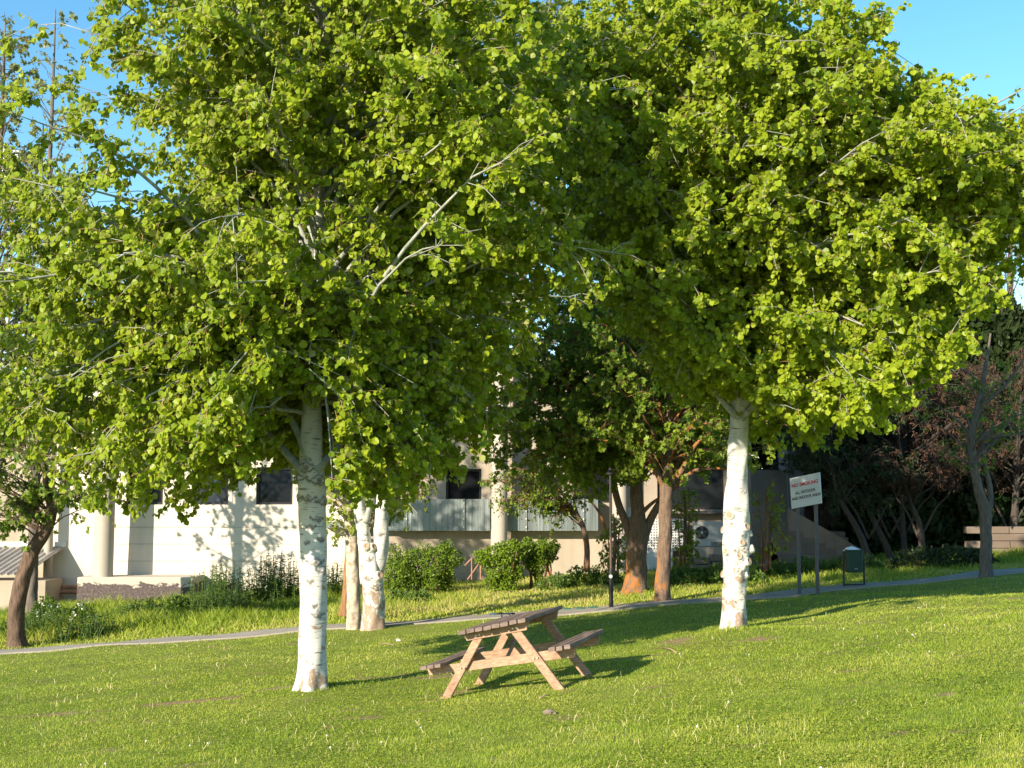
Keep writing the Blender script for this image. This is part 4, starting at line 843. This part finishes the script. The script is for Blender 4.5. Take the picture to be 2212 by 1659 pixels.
# rusty pipes at the wall foot
for Yp,r_ in ((1266,.06),(1276,.075)):
    P=[[wx(118),BD-.35,wz(Yp)],[wx(205),BD-.33,wz(Yp)]]
    if Yp>1270: P=[[wx(122),BD-.38,wz(1310)],[wx(122),BD-.38,wz(1283)],[wx(128),BD-.38,wz(Yp)]]+P[1:]
    G=Geo().add(*tube(np.array(P),r_,12)); G.build('pipe',M['pipe_rust'],root,smooth=True)
# galvanised cladding box
for (Xa,Xb) in ((700,840),(838,1059),(1096,1292)):
    y=BD-.55; x0,x1=wx(Xa,y),wx(Xb,y); zt,zb_=(wz(1078,y),wz(1147,y)) if Xa>800 else (wz(1128,y),wz(1141,y))
    G=Geo(); nseg=max(2,int((x1-x0)/.19)); 
    for j in range(nseg):
        a=x0+(x1-x0)*j/nseg; b_=x0+(x1-x0)*(j+1)/nseg; G.add(*cbox(((a+b_)/2,y+.27,(zt+zb_)/2),(b_-a-.003,.52+.004*(j%2),zt-zb_),.006))
    c_=G.build('metal_cladding',M['galv'],root)
    for q in np.arange(x0+.6,x1,1.82):
        s_=Geo().add(*cbox((q,y-.015,(zt+zb_)/2),(.05,.03,zt-zb_+.03),.004)).build('seam',M['galv'],root)
        for t in np.linspace(.12,.88,4 if zt-zb_>.5 else 1):
            V,Fs=cbox((q,y-.05,zb_+(zt-zb_)*t),(.045,.04,.045),.012); o=Geo().add(V-np.array(root.location),Fs).build('bolt',M['white_paint']); o.parent=s_
# dark recess soffit band under the cladding, grille, hoods
def part(name,boxes,mat,par=None,bev=.008):
    G=Geo(); [G.add(*cbox(c,s,bev)) for c,s in boxes]; return G.build(name,mat,None if par is False else (par or root))
y=BD-.18
part('ledge',[(((wx(1420)+wx(1620))/2,BD-.2,wz(1106)),(wx(1620)-wx(1420),.42,.10))],M['wall_grey'])
# white lattice screen and door panel
x0,x1=wx(1392,41.4),wx(1476,41.4); z0,z1=wz(1188,41.4),wz(1120,41.4); G=Geo()
for q in np.arange(x0,x1+.001,.085): G.add(*cbox((q,41.4,(z0+z1)/2),(.036,.03,z1-z0)))
for q in np.arange(z0,z1+.001,.085): G.add(*cbox(((x0+x1)/2,41.375,q),(x1-x0,.02,.036)))
G.build('lattice_screen',M['white_paint'],root)
part('lattice_backing',[(((x0+x1)/2,41.55,(z0+z1)/2),(x1-x0,.05,z1-z0))],M['wall_dark'])
part('white_panel',[(((x0+wx(1452,41.4))/2,41.4,(z0+wz(1235,41.4))/2-.03),(wx(1452,41.4)-x0,.06,z0-wz(1235,41.4)))],M['white_paint'])
part('door',[((wx(1352,41.6),41.7,wz(1160)),(.5,.08,1.9))],M['white_paint'])
# grey corner block right of the windows
part('corner_block',[(((wx(1622,40)+wx(1702,40))/2,40.9,wz(1100,40)-.4),(wx(1702,40)-wx(1622,40),1.8,3.2))],M['wall_grey'])
part('dark_panel',[(((wx(1698,40)+wx(1738,40))/2,40.6,wz(1075,40)),(wx(1738,40)-wx(1704,40),1.4,3.3))],M['wall_dark'])
# air conditioner
y=40.6; x0,x1=wx(1497,y),wx(1572,y); z0,z1=wz(1180,y),wz(1127,y)
ac=empty('air_conditioner',((x0+x1)/2,y,z0),'white outdoor air conditioner unit with a round black fan beneath the dark window','air conditioner')
part('casing',[(((x0+x1)/2,y,(z0+z1)/2),(x1-x0,.4,z1-z0))],M['ac_body'],ac,.02)
cx,cz,r_=wx(1513,y),wz(1150,y),(wx(1527,y)-wx(1499,y))/2
G=Geo().add(*tube(np.array([[cx,y-.23,cz],[cx,y-.19,cz]]),r_,28)); fan=G.build('fan_opening',M['black_paint'],ac)
for a in range(5):
    t=a*2*np.pi/5; G=Geo().add(*beam([cx+.04*math.cos(t),y-.236,cz+.04*math.sin(t)],[cx+r_*.85*math.cos(t+.3),y-.236,cz+r_*.85*math.sin(t+.3)],.07,.006,(0,1,0),.002)); G.build('fan_blade',M['sign_post'],ac)
part('hub',[((cx,y-.245,cz),(.07,.03,.07))],M['white_paint'],ac,.012)
G=Geo()
for q in np.linspace(wx(1534,y),wx(1569,y),14): G.add(*cbox((q,y-.205,wz(1174,y)),(.02,.012,.12)))
G.build('vent_grille',M['black_paint'],ac)
tag(part('equipment_plinth',[((wx(1535,40.5),40.55,(wz(1180,40.5)-1.3)/2),(1.5,.75,wz(1180,40.5)-.02+1.3))],M['wall_beige'],False),'beige plinth that carries the air conditioner unit','plinth')
for i_,(a,b_,c) in enumerate(((1490,1528,1205),(1532,1560,1198))):
    y=39.6; o=empty('block_stack',(wx((a+b_)/2,y),y,gz(wx(a,y),y)),('wide' if i_==0 else 'narrow')+' stack of pale blocks on the ground below the air conditioner','blocks'); z_=wz(c,y)
    for j in range(3): Geo().add(*cbox((wx((a+b_)/2,y)+.03*(j%2),y,z_-.09-.2*j),(wx(b_,y)-wx(a,y),.4,.18),.015)).build('block',M['stone'],o)
# stone steps with sloping side wall
st=empty('stone_steps',(wx(1770,38),38,gz(wx(1770,38),38)),'shaded stone steps with a sloping side wall behind the no smoking sign','steps')
for j in range(6):
    y=37.6+.33*j; z_=wz(1212-12*j,37.6); x0,x1=wx(1688,37.6),wx(1856,37.6)
    part('step',[(((x0+x1)/2,y+1.2-.0,z_/2-.6),(x1-x0,2.4-.0*j,z_+1.2))],M['stone'],st,.012)
x1=wx(1742,37.3); x2=wx(1880,37.3); V=[]
for dy in (0,.28): V+= [[x1,39.7+dy,-1],[x2,37.2+dy,-1],[x2,37.2+dy,wz(1200,37.2)],[x1,39.7+dy,wz(1098,39.7)]]
Geo().add(np.array(V),[np.array([[0,1,2,3],[4,7,6,5],[3,2,6,7],[0,3,7,4],[1,5,6,2]])]).build('side_wall',M['stone'],st)
# landing wall behind the steps
part('landing_wall',[((wx(1765,40.8),41.0,wz(1130,40.8)-.5),(1.5,.3,2.4))],M['wall_grey'],st)
# low block wall at the far right
bw=empty('block_wall',(wx(2160,37),37,gz(wx(2160,37),37)),'low retaining wall of long pale blocks at the right edge behind the grey forked tree','wall')
G=Geo(); 
for r_ in range(5):
    for q in np.arange(wx(2090,37)+(r_%2)*.6,wx(2330,37),1.22):
        G.add(*cbox((q+.6,37.2+.02*r_,gz(11,37)-.05+.16+.205*r_),(1.2,.3,.195),.012))
G.build('block_courses',M['stone'],bw)
# lean-to shed at the left with a corrugated roof
sh=empty('lean_to_shed',(wx(30,41),41,gz(wx(30,41),41)),'low lean-to with a corrugated sheet roof at the left edge beside the cream wall','shed')
x0,x1=wx(-140,40),wx(98,40); za,zb2=wz(1183,41.8),wz(1240,40.2)
n=150; xs_=np.linspace(x0,x1,n); ph=(xs_-x0)/.21*2*np.pi; w_=.035*np.clip(1.6*np.sin(ph),-1,1)
top=np.stack([xs_,np.full(n,41.9),za+w_],-1); bot=np.stack([xs_-.55,np.full(n,40.0),zb2+w_],-1); i=np.arange(n-1)[:,None]
Geo().add(np.concatenate([top,bot]),[np.concatenate([i,i+n,i+n+1,i+1],1)]).build('roof',M['roof_sheet'],sh)
part('wall',[(((x0+x1)/2,41.0,(zb2-2.6)/2-.1),(x1-x0,1.5,zb2+2.4))],M['wall_beige'],sh)
part('fascia',[(((x0+x1)/2,41.95,za+.10),(x1-x0,.08,.16))],M['white_paint'],sh)
ob=empty('annex_building',(wx(-20,46),46,gz(wx(-20,46),46)),'darker beige annex wall with a tiled roof behind the lean-to at the left edge','building')
part('wall',[(((wx(-200,46)+wx(120,46))/2,47,1.1),(wx(120,46)-wx(-200,46),2,7.0))],M['wall_beige'],ob)
G=Geo(); a0,a1=wx(-210,45.5),wx(128,45.5); 
for j in range(9): G.add(*cbox(((a0+a1)/2,45.4+.3*j,4.65+.13*j),(a1-a0,.34,.06),.01))
G.build('roof',M['far_roof'],ob)
# hand rail by the wall
hr=empty('hand_rail',(wx(1027,39),39,gz(wx(1027,39),39)),'thin rusty hand rail with a diagonal strut between the clipped bushes','hand rail')
for (a,b_) in (((1019,1252),(1019,1206)),((1038,1252),(1038,1213)),((1010,1252),(1038,1213)),((1004,1222),(1019,1206))):
    Geo().add(*tube(np.array([px(*a,39),px(*b_,39)]),.02,8)).build('rail',M['pipe_rust'],hr)
# far building and mast
fb=empty('far_building',(px(2240,700,75)[0],75,gz(20,75)),'distant pale concrete building seen past the right aspen at the right edge','building')
x0=px(2140,600,75)[0]; part('wall',[((x0+8,79,5.2),(16,8,13.0))],M['far_wall'],fb); part('roof',[((x0+8,79,11.95+.3),(16.6,8.6,.45))],M['far_roof'],fb)
for q in (2.6,6.2,9.8):
    for z_ in (4.2,8.0): part('window',[((x0+q,74.98,z_),(1.6,.12,1.5))],M['win_frame'],fb)
mp=px(28,400,85); am=empty('antenna_mast',(mp[0],85,gz(mp[0],85)),'white cell antenna mast rising behind the sparse poplars at the left edge','mast')
Geo().add(*tube(np.array([[mp[0],85,-3],[mp[0],85,px(28,318,85)[2]]]),np.array([.16,.09]),12)).build('pole',M['ac_body'],am)
for X_,Ya,Yb in ((12,322,405),(34,325,400),(48,395,450)):
    a=px(X_,Ya,84.6);c=px(X_,Yb,84.6); part('antenna_panel',[(((a+c)/2),(.42,.25,a[2]-c[2]))],M['white_plastic'],am,.03)

# ------------------------------------------------------------------ picnic table
TQ=dict(x=-.110,y=13.667,z=-.043,yaw=-.319,roll=-.158,pit=.019,L=1.121,o=.137,hs=.427,so=.833,sw=.244,wf=.671,k=.076,cc=.094); th_=.74
def Rm(yaw,pit,roll):
    cy,sy=math.cos(yaw),math.sin(yaw);cr,sr=math.cos(roll),math.sin(roll);cp,sp=math.cos(pit),math.sin(pit)
    return np.array([[cy,-sy,0],[sy,cy,0],[0,0,1]])@np.array([[1,0,0],[0,cp,-sp],[0,sp,cp]])@np.array([[cr,0,sr],[0,1,0],[-sr,0,cr]])
RT=Rm(TQ['yaw'],TQ['pit'],TQ['roll'])
tb=empty('picnic_table',(TQ['x'],TQ['y'],TQ['z']),'weathered brown wooden picnic table with two attached benches, tilted on the sloping lawn','picnic table')
mw=Matrix(RT.tolist()).to_4x4(); tb.rotation_euler=mw.to_euler()
def rack(V):
    V=np.array(V,float); V[:,0]+=TQ['k']*V[:,2]; V[:,2]+=TQ['cc']*V[:,0]*(V[:,2]/th_-.4); return V
def tpart(name,items,mat,bev=.006,par=None,lab=None):
    G=Geo()
    for it in items:
        V,Fs=it; G.add(rack(V),Fs)
    o=G.build(name,mat,tb if par is None else par,local=True); return o
L,o_,hs_=TQ['L'],TQ['o'],TQ['hs']
def plank(c,s,seed,bev=.006):
    """a board along y with slightly wavering edges"""
    r=np.random.default_rng(seed); n=9; out=None; ys_=np.linspace(c[1]-s[1]/2,c[1]+s[1]/2,n); V=[];h=s[2]/2;w_=s[0]/2;b=bev
    for y in ys_:
        dx,dz=r.normal(0,.0015,2); ww=w_+r.normal(0,.001)
        V+= [[c[0]+dx+sx_,y,c[2]+dz+sz] for sx_,sz in ((-ww+b,-h),(ww-b,-h),(ww,-h+b),(ww,h-b),(ww-b,h),(-ww+b,h),(-ww,h-b),(-ww,-h+b))]
    V=np.array(V); i=np.arange(n-1)[:,None]*8; j=np.arange(8)[None]; k_=(j+1)%8
    return V,[np.stack([i+j,i+k_,i+8+k_,i+8+j],-1).reshape(-1,4)[:,::-1],np.arange(8)[None,:].copy(),(np.arange(8)+(n-1)*8)[None,::-1].copy()]
Ly=L+2*o_; yc=L/2
tops=[plank((-.38+.76*(i_+.5)/8,yc,th_-.02),(.76/8-.011,Ly+[.004,-.006,0,.01,-.004,.006,0,-.008][i_],.04),i_) for i_ in range(8)]
for it in tops: tpart('top_board',[it],M['wood_top'])
for sgn in(-1,1):
    for j in range(3):
        c=sgn*(TQ['so']-TQ['sw']*(j+.5)/3); tpart('seat_board',[plank((c,yc,hs_-.02),(TQ['sw']/3-.012,Ly+.01*j-.008,.04),20+j+sgn)],M['wood_top'])
def cross(y,x,z,h=.09,d=.042,ch=.045):
    """a cross member with its lower end corners cut off"""
    pr=[(-x,z),(-x+ch*.6,z-h),(x-ch*.6,z-h),(x,z)]; V=[[a,y-d/2,q] for a,q in pr]+[[a,y+d/2,q] for a,q in pr]
    return np.array(V),[np.array([[0,1,2,3],[4,7,6,5],[0,4,5,1],[1,5,6,2],[2,6,7,3],[3,7,4,0]])]
ends_=((0.0,1),(L,-1))
for (y,s) in ends_:
    tpart('top_bearer',[cross(y+.02*s,.362,th_-.041,.082,.042)],M['wood_leg'])
    tpart('seat_bearer',[cross(y+.075*s,.83,hs_-.041,.09,.042,.04)],M['wood_leg'])
    for sgn in(-1,1):
        a=np.array([sgn*TQ['wf'],y+.045*0,-.05]);b_=np.array([sgn*.215,y,th_-.125]); a[1]=y; b_[1]=y
        if True:
            a=a+np.array([0,.026*0,0])
        a[1]+=.032*s; b_[1]+=.032*s
        d=norm(b_-a); a=a-d*.0
        V,Fs=beam(a,b_+d*.055,.042,.092,(1,0,0) ,.006); tpart('leg',[(V,Fs)],M['wood_leg'])
        for q in(.02,-.02):
            for zz,yy in((hs_-.09,y-.010*s if s>0 else y+.010),(th_-.085,y-.004*s)):
                t=(zz-a[2])/(b_[2]-a[2]); c=a+(b_-a)*min(t,1.02); V,Fs=tube(np.array([[c[0]+q,(y-.006)if s>0 else y+.006,zz],[c[0]+q,(y+.012),zz]]),.0085,10); tpart('bolt',[(V,Fs)],M['bolt'])
tpart('brace',[beam([0,.15,hs_-.10],[0,L-.15,th_-.06],.04,.07)],M['wood_leg'])
# ------------------------------------------------------------------ lamp post
lb=gD(1318,28.0); lp=empty('lamp_post',lb,'slim black lamp post with a flat round cap standing at the edge of the path','lamp post')
z=lambda Y:px(1318,Y,28.0)[2]
def lpart(name,pts,mat,n=20): return Geo().add(*tube(np.array([[lb[0],28.0,q] for q,_ in pts]),np.array([r for _,r in pts]),n)).build(name,mat,lp,smooth=False)
lpart('base',[(lb[2]-.05,.046),(z(1232),.046),(z(1228),.03)],M['black_paint']); lpart('pole',[(z(1228),.029),(z(1160),.028)],M['lamp_rust']); lpart('upper_pole',[(z(1160),.029),(z(1025),.029)],M['black_paint'])
lpart('lamp_cap',[(z(1026),.04),(z(1025),.085),(z(1022),.09),(z(1018),.05),(z(1012),.035),(z(1010),.012)],M['black_paint'])
Geo().add(*tube(np.array([[lb[0]-.012,27.953,z(1245)],[lb[0]-.012,27.949,z(1245)]]),.038,18)).build('sticker',M['white_paint'],lp)
# ------------------------------------------------------------------ sign
sD=27.9; s0=px(1748,1060,sD); sg=empty('no_smoking_sign',(s0[0],sD,gz(s0[0],sD)),'white no smoking sign board on two dark posts beside the path','sign')
cN=px((3166.7+3270+3172.7+3275.3)/4/1.8517,(1915+1888.9+2033.8+2013.7)/4/1.8517,sD); px4=sD/5200.
yawS=R(34); rx=np.array([math.cos(yawS),-math.sin(yawS),0]); nS=np.array([-math.sin(yawS),-math.cos(yawS),0]); Wf=103.0*px4/math.cos(yawS); Hf=122*px4; slope=.225/ (1/math.cos(yawS)); lean=5.5/120
def sp(u,v,d=0): # u along width (m from centre), v up
    return cN+rx*u+np.array([0,0,1])*(v+u*slope)+nS*d+rx*(-v*lean)
def sbox(u0,u1,v0,v1,d0,d1):
    V=np.array([sp(u,v,d) for u in(u0,u1) for v in(v0,v1) for d in(d0,d1)]); return V,[np.array([[0,1,3,2],[4,6,7,5],[0,4,5,1],[2,3,7,6],[0,2,6,4],[1,5,7,3]])]
Geo().add(*sbox(-Wf/2,Wf/2,-Hf/2,Hf/2,-.06,0)).build('panel',M['sign_face'],sg)
for X_,Yb,Yt in ((1729.5,1283,1096),(1763.5,1284,1090)):
    xb=px(X_,1280,sD+.1)[0]; yb=cN[1]-(xb-cN[0])/math.cos(yawS)*math.sin(yawS)+.13; zb_=gz(xb,yb)-.1; zt=px(X_,Yt,yb)[2]+.3
    Geo().add(*cbox((xb,yb,(zb_+zt)/2),(.075,.05,zt-zb_),.006)).build('post',M['sign_post'],sg)
def lettering(txt,u0,u1,vb,hgt,mat):
    cu=bpy.data.curves.new('lettering','FONT'); cu.body=txt; cu.size=1; cu.offset=.03; cu.extrude=.0
    ob=bpy.data.objects.new('tmp_text',cu); COL.objects.link(ob); bpy.context.view_layer.update()
    me=bpy.data.meshes.new_from_object(ob.evaluated_get(bpy.context.evaluated_depsgraph_get())); bpy.data.objects.remove(ob)
    n=len(me.vertices); a=np.zeros(n*3,np.float32); me.vertices.foreach_get('co',a); a=a.reshape(-1,3).astype(float); x0,x1=a[:,0].min(),a[:,0].max(); y0,y1=0,a[:,1].max()
    V=np.array([sp(u0+(q[0]-x0)/(x1-x0)*(u1-u0),vb+q[1]/y1*hgt,.003) for q in a])-np.array(sg.location); me.vertices.foreach_set('co',V.astype(np.float32).ravel()); me.materials.clear(); me.materials.append(mat); me.update()
    o=bpy.data.objects.new('lettering',me); COL.objects.link(o); o.parent=sg; return o
uS=lambda v:(v-426)/(648-204)*Wf
lettering('NO SMOKING',uS(230),uS(622),Hf*.18,Hf*.115,M['sign_red'])
lettering('ALL OUTDOOR',uS(274),uS(577),-Hf*.065,Hf*.095,M['sign_black'])
lettering('AND INDOOR AREAS',uS(218),uS(652),-Hf*.235,Hf*.095,M['sign_black'])
# ------------------------------------------------------------------ litter bin
bD=29.0; bb=gD(1845,bD); bn=empty('litter_bin',bb,'dark green litter bin hung between two posts with a white bag showing at its top','litter bin')
z=lambda Y:px(1845,Y,bD)[2]; xl,xr=px(1825,1200,bD)[0],px(1862,1200,bD)[0]; zt,zb_=z(1187),z(1236)
r_=[]; 
V=[];ring=[]
for (zz,f) in ((zb_,.86),(zb_+.02,.90),(zt-.04,1.0),(zt,1.02),(zt,.93),(zb_+.05,.83)):
    for (a,c) in ((-1,-.8),(-.8,-1),(.8,-1),(1,-.8),(1,.8),(.8,1),(-.8,1),(-1,.8)): V.append([(xl+xr)/2+a*f*(xr-xl)/2,bD+c*f*.17,zz])
i=np.arange(5)[:,None]*8; j=np.arange(8)[None]; k_=(j+1)%8
Geo().add(np.array(V),[np.stack([i+j,i+k_,i+8+k_,i+8+j],-1).reshape(-1,4),np.arange(8)[None,::-1].copy(),np.arange(40,48)[None,:]]).build('bin_body',M['bin_green'],bn)
for xx in (xl-.035,xr+.035): Geo().add(*cbox((xx,bD,(bb[2]-.05+zt-.05)/2),(.035,.05,zt-bb[2]),.005)).build('post',M['black_paint'],bn)
Geo().add(*cbox(((xl+xr)/2,bD,bb[2]+.045),(xr-xl+.03,.05,.03),.004)).build('foot_bar',M['black_paint'],bn)
Geo().add(*cbox(((xl+xr)/2,bD,zb_+.3),(xr-xl+.05,.03,.03),.004)).build('pivot_bar',M['black_paint'],bn)
Geo().add(*cbox(((xl+xr)/2+.01,bD-.166,z(1228)),(.07,.006,.012),.002)).build('latch',M['bolt'],bn)
r=np.random.default_rng(5); nu,nv=22,9; V=[]
for a in range(nv):
    for c in range(nu):
        t=a/(nv-1)*np.pi/2; p=c/nu*2*np.pi; rr=1+.13*math.sin(3*p+a)+.08*math.sin(7*p+2*a); V.append([(xl+xr)/2-.04+.17*math.cos(t)*math.cos(p)*rr,bD+.13*math.cos(t)*math.sin(p)*rr,zt-.03+.085*math.sin(t)**.7*(1+.15*math.sin(p*2))+(.015 if a==nv-1 else 0)])
i=np.arange(nv-1)[:,None]*nu; j=np.arange(nu)[None]; k_=(j+1)%nu
tag(Geo().add(np.array(V),[np.stack([i+j,i+k_,i+nu+k_,i+nu+j],-1).reshape(-1,4)]).build('rubbish_bag',M['white_plastic'],smooth=True),'knotted white plastic bag filling the top of the green litter bin','bag')
# ------------------------------------------------------------------ small scooter behind the table
sD=float(gpx(1084,1391)[1]); x=px(1084,1330,sD)[0]; zg=gz(x,sD); zt=px(1084,1326,sD)[2]
so_=empty('kick_scooter',(x,sD,zg),'small grey kick scooter with a white grip standing behind the picnic table','scooter')
hw=(px(1112,1326,sD)[0]-px(1056,1326,sD)[0])/2
def spt(name,P,r_,mat,n=10,par=None): return Geo().add(*tube(np.array(P,float),r_,n)).build(name,mat,so_,smooth=True)
spt('stem',[[x,sD,zg+.10],[x,sD,zt]],.011,M['scooter_grey']); spt('handlebar',[[x-hw*.55,sD-.01,zt],[x,sD,zt+.004],[x+hw*.75,sD+.03,zt+.002]],.012,M['scooter_grey'])
spt('grip',[[x-hw,sD-.03,zt-.002],[x-hw*.55,sD-.01,zt]],.0145,M['white_plastic']); spt('grip',[[x+hw*.75,sD+.03,zt+.002],[x+hw*1.0,sD+.05,zt-.002]],.014,M['black_paint'])
spt('brake_lever',[[x-hw*.35,sD-.015,zt],[x-hw*.15,sD-.05,zt+.022],[x+hw*.1,sD-.06,zt+.018]],.006,M['black_paint']); spt('brake_lever',[[x+hw*.5,sD,zt],[x+hw*.7,sD-.03,zt-.03],[x+hw*.85,sD-.02,zt-.045]],.006,M['black_paint'])
Geo().add(*cbox((x,sD+.24,zg+.075),(.10,.40,.025),.008)).build('deck',M['scooter_grey'],so_)
for dy in(-.02,.48):
    t=np.linspace(0,2*np.pi,17); G=Geo().add(*tube(np.stack([np.full(17,x),sD+dy+.05*np.cos(t),zg+.055+.05*np.sin(t)],-1),.014,8,False)); G.build('wheel',M['black_paint'],so_,smooth=True)
# ------------------------------------------------------------------ small things on the ground
gm=gpx(1258,1317.5); n=12; V=[]
for a in range(n+1):
    for c in(0,1): xx=px(1218+74*a/n,1317,gm[1])[0]; yy=gm[1]-.15+.42*c; V.append([xx,yy,gz(xx,yy)+.035+.012*math.sin(a*1.3+c)])
V=np.array(V); V2=V-np.array([0,0,.012]); q=[[2*a,2*a+2,2*a+3,2*a+1] for a in range(n)]
m_=len(V); side=[[2*a,m_+2*a,m_+2*a+2,2*a+2] for a in range(n)]
tag(Geo().add(np.concatenate([V,V2]),[np.array(q+side)]).build('ground_mat',M['mat_green']),'narrow green mat lying along the edge of the path behind the table','mat')
def crumple(name,X_,Y_,s,lab,mat,seed,group=None):
    p=gpx(X_,Y_); r=np.random.default_rng(seed); nu=9; V=[];
    for a in range(4):
        for c in range(nu): t=a/3*np.pi/2; q=c/nu*6.283; rr=s*(1+r.uniform(-.35,.35)); V.append(p+np.array([math.cos(t)*math.cos(q)*rr,math.cos(t)*math.sin(q)*rr*.7,.01+math.sin(t)*rr*.55]))
    i=np.arange(3)[:,None]*nu; j=np.arange(nu)[None]; k_=(j+1)%nu
    tag(Geo().add(np.array(V),[np.stack([i+j,i+k_,i+nu+k_,i+nu+j],-1).reshape(-1,4)]).build(name,mat),lab,'litter',group)
crumple('paper_scrap',861,1385.5,.05,'pale pink scrap of paper lying on the lawn right of the forked aspen',M['litter'],1)
crumple('paper_scrap',1290,1232,.06,'white scrap of paper on the bank left of the lamp post, upper of two',M['flower'],2)
crumple('paper_scrap',1287,1240,.05,'white scrap of paper on the bank left of the lamp post, lower of two',M['flower'],3)
crumple('flat_stone',1187,1544,.06,'small pale flat stone in the grass in front of the table right leg',M['stone'],4)
for i_,(Xa,Ya,Xb,Yb,lab) in enumerate(((966,1452,978,1463,'short pale stick on bare earth under the left bench'),(1165,1512,1188,1505,'thin twig lying in the grass below the table front leg'),(1430,1402,1462,1412,'pale twig on the bare patch right of the table shadow'),(822,1392,850,1396,'thin fallen twig on the lawn between the aspens'))):
    a,c=gpx(Xa,Ya),gpx(Xb,Yb); a[2]+=.015;c[2]+=.015; m_=(a+c)/2+np.array([.01,.02,.015])
    tag(Geo().add(*tube(np.array([a,m_,c]),np.array([.009,.007,.005]),6)).build('fallen_twig',M['stub'],smooth=True),lab,'twig','fallen twigs on the lawn')
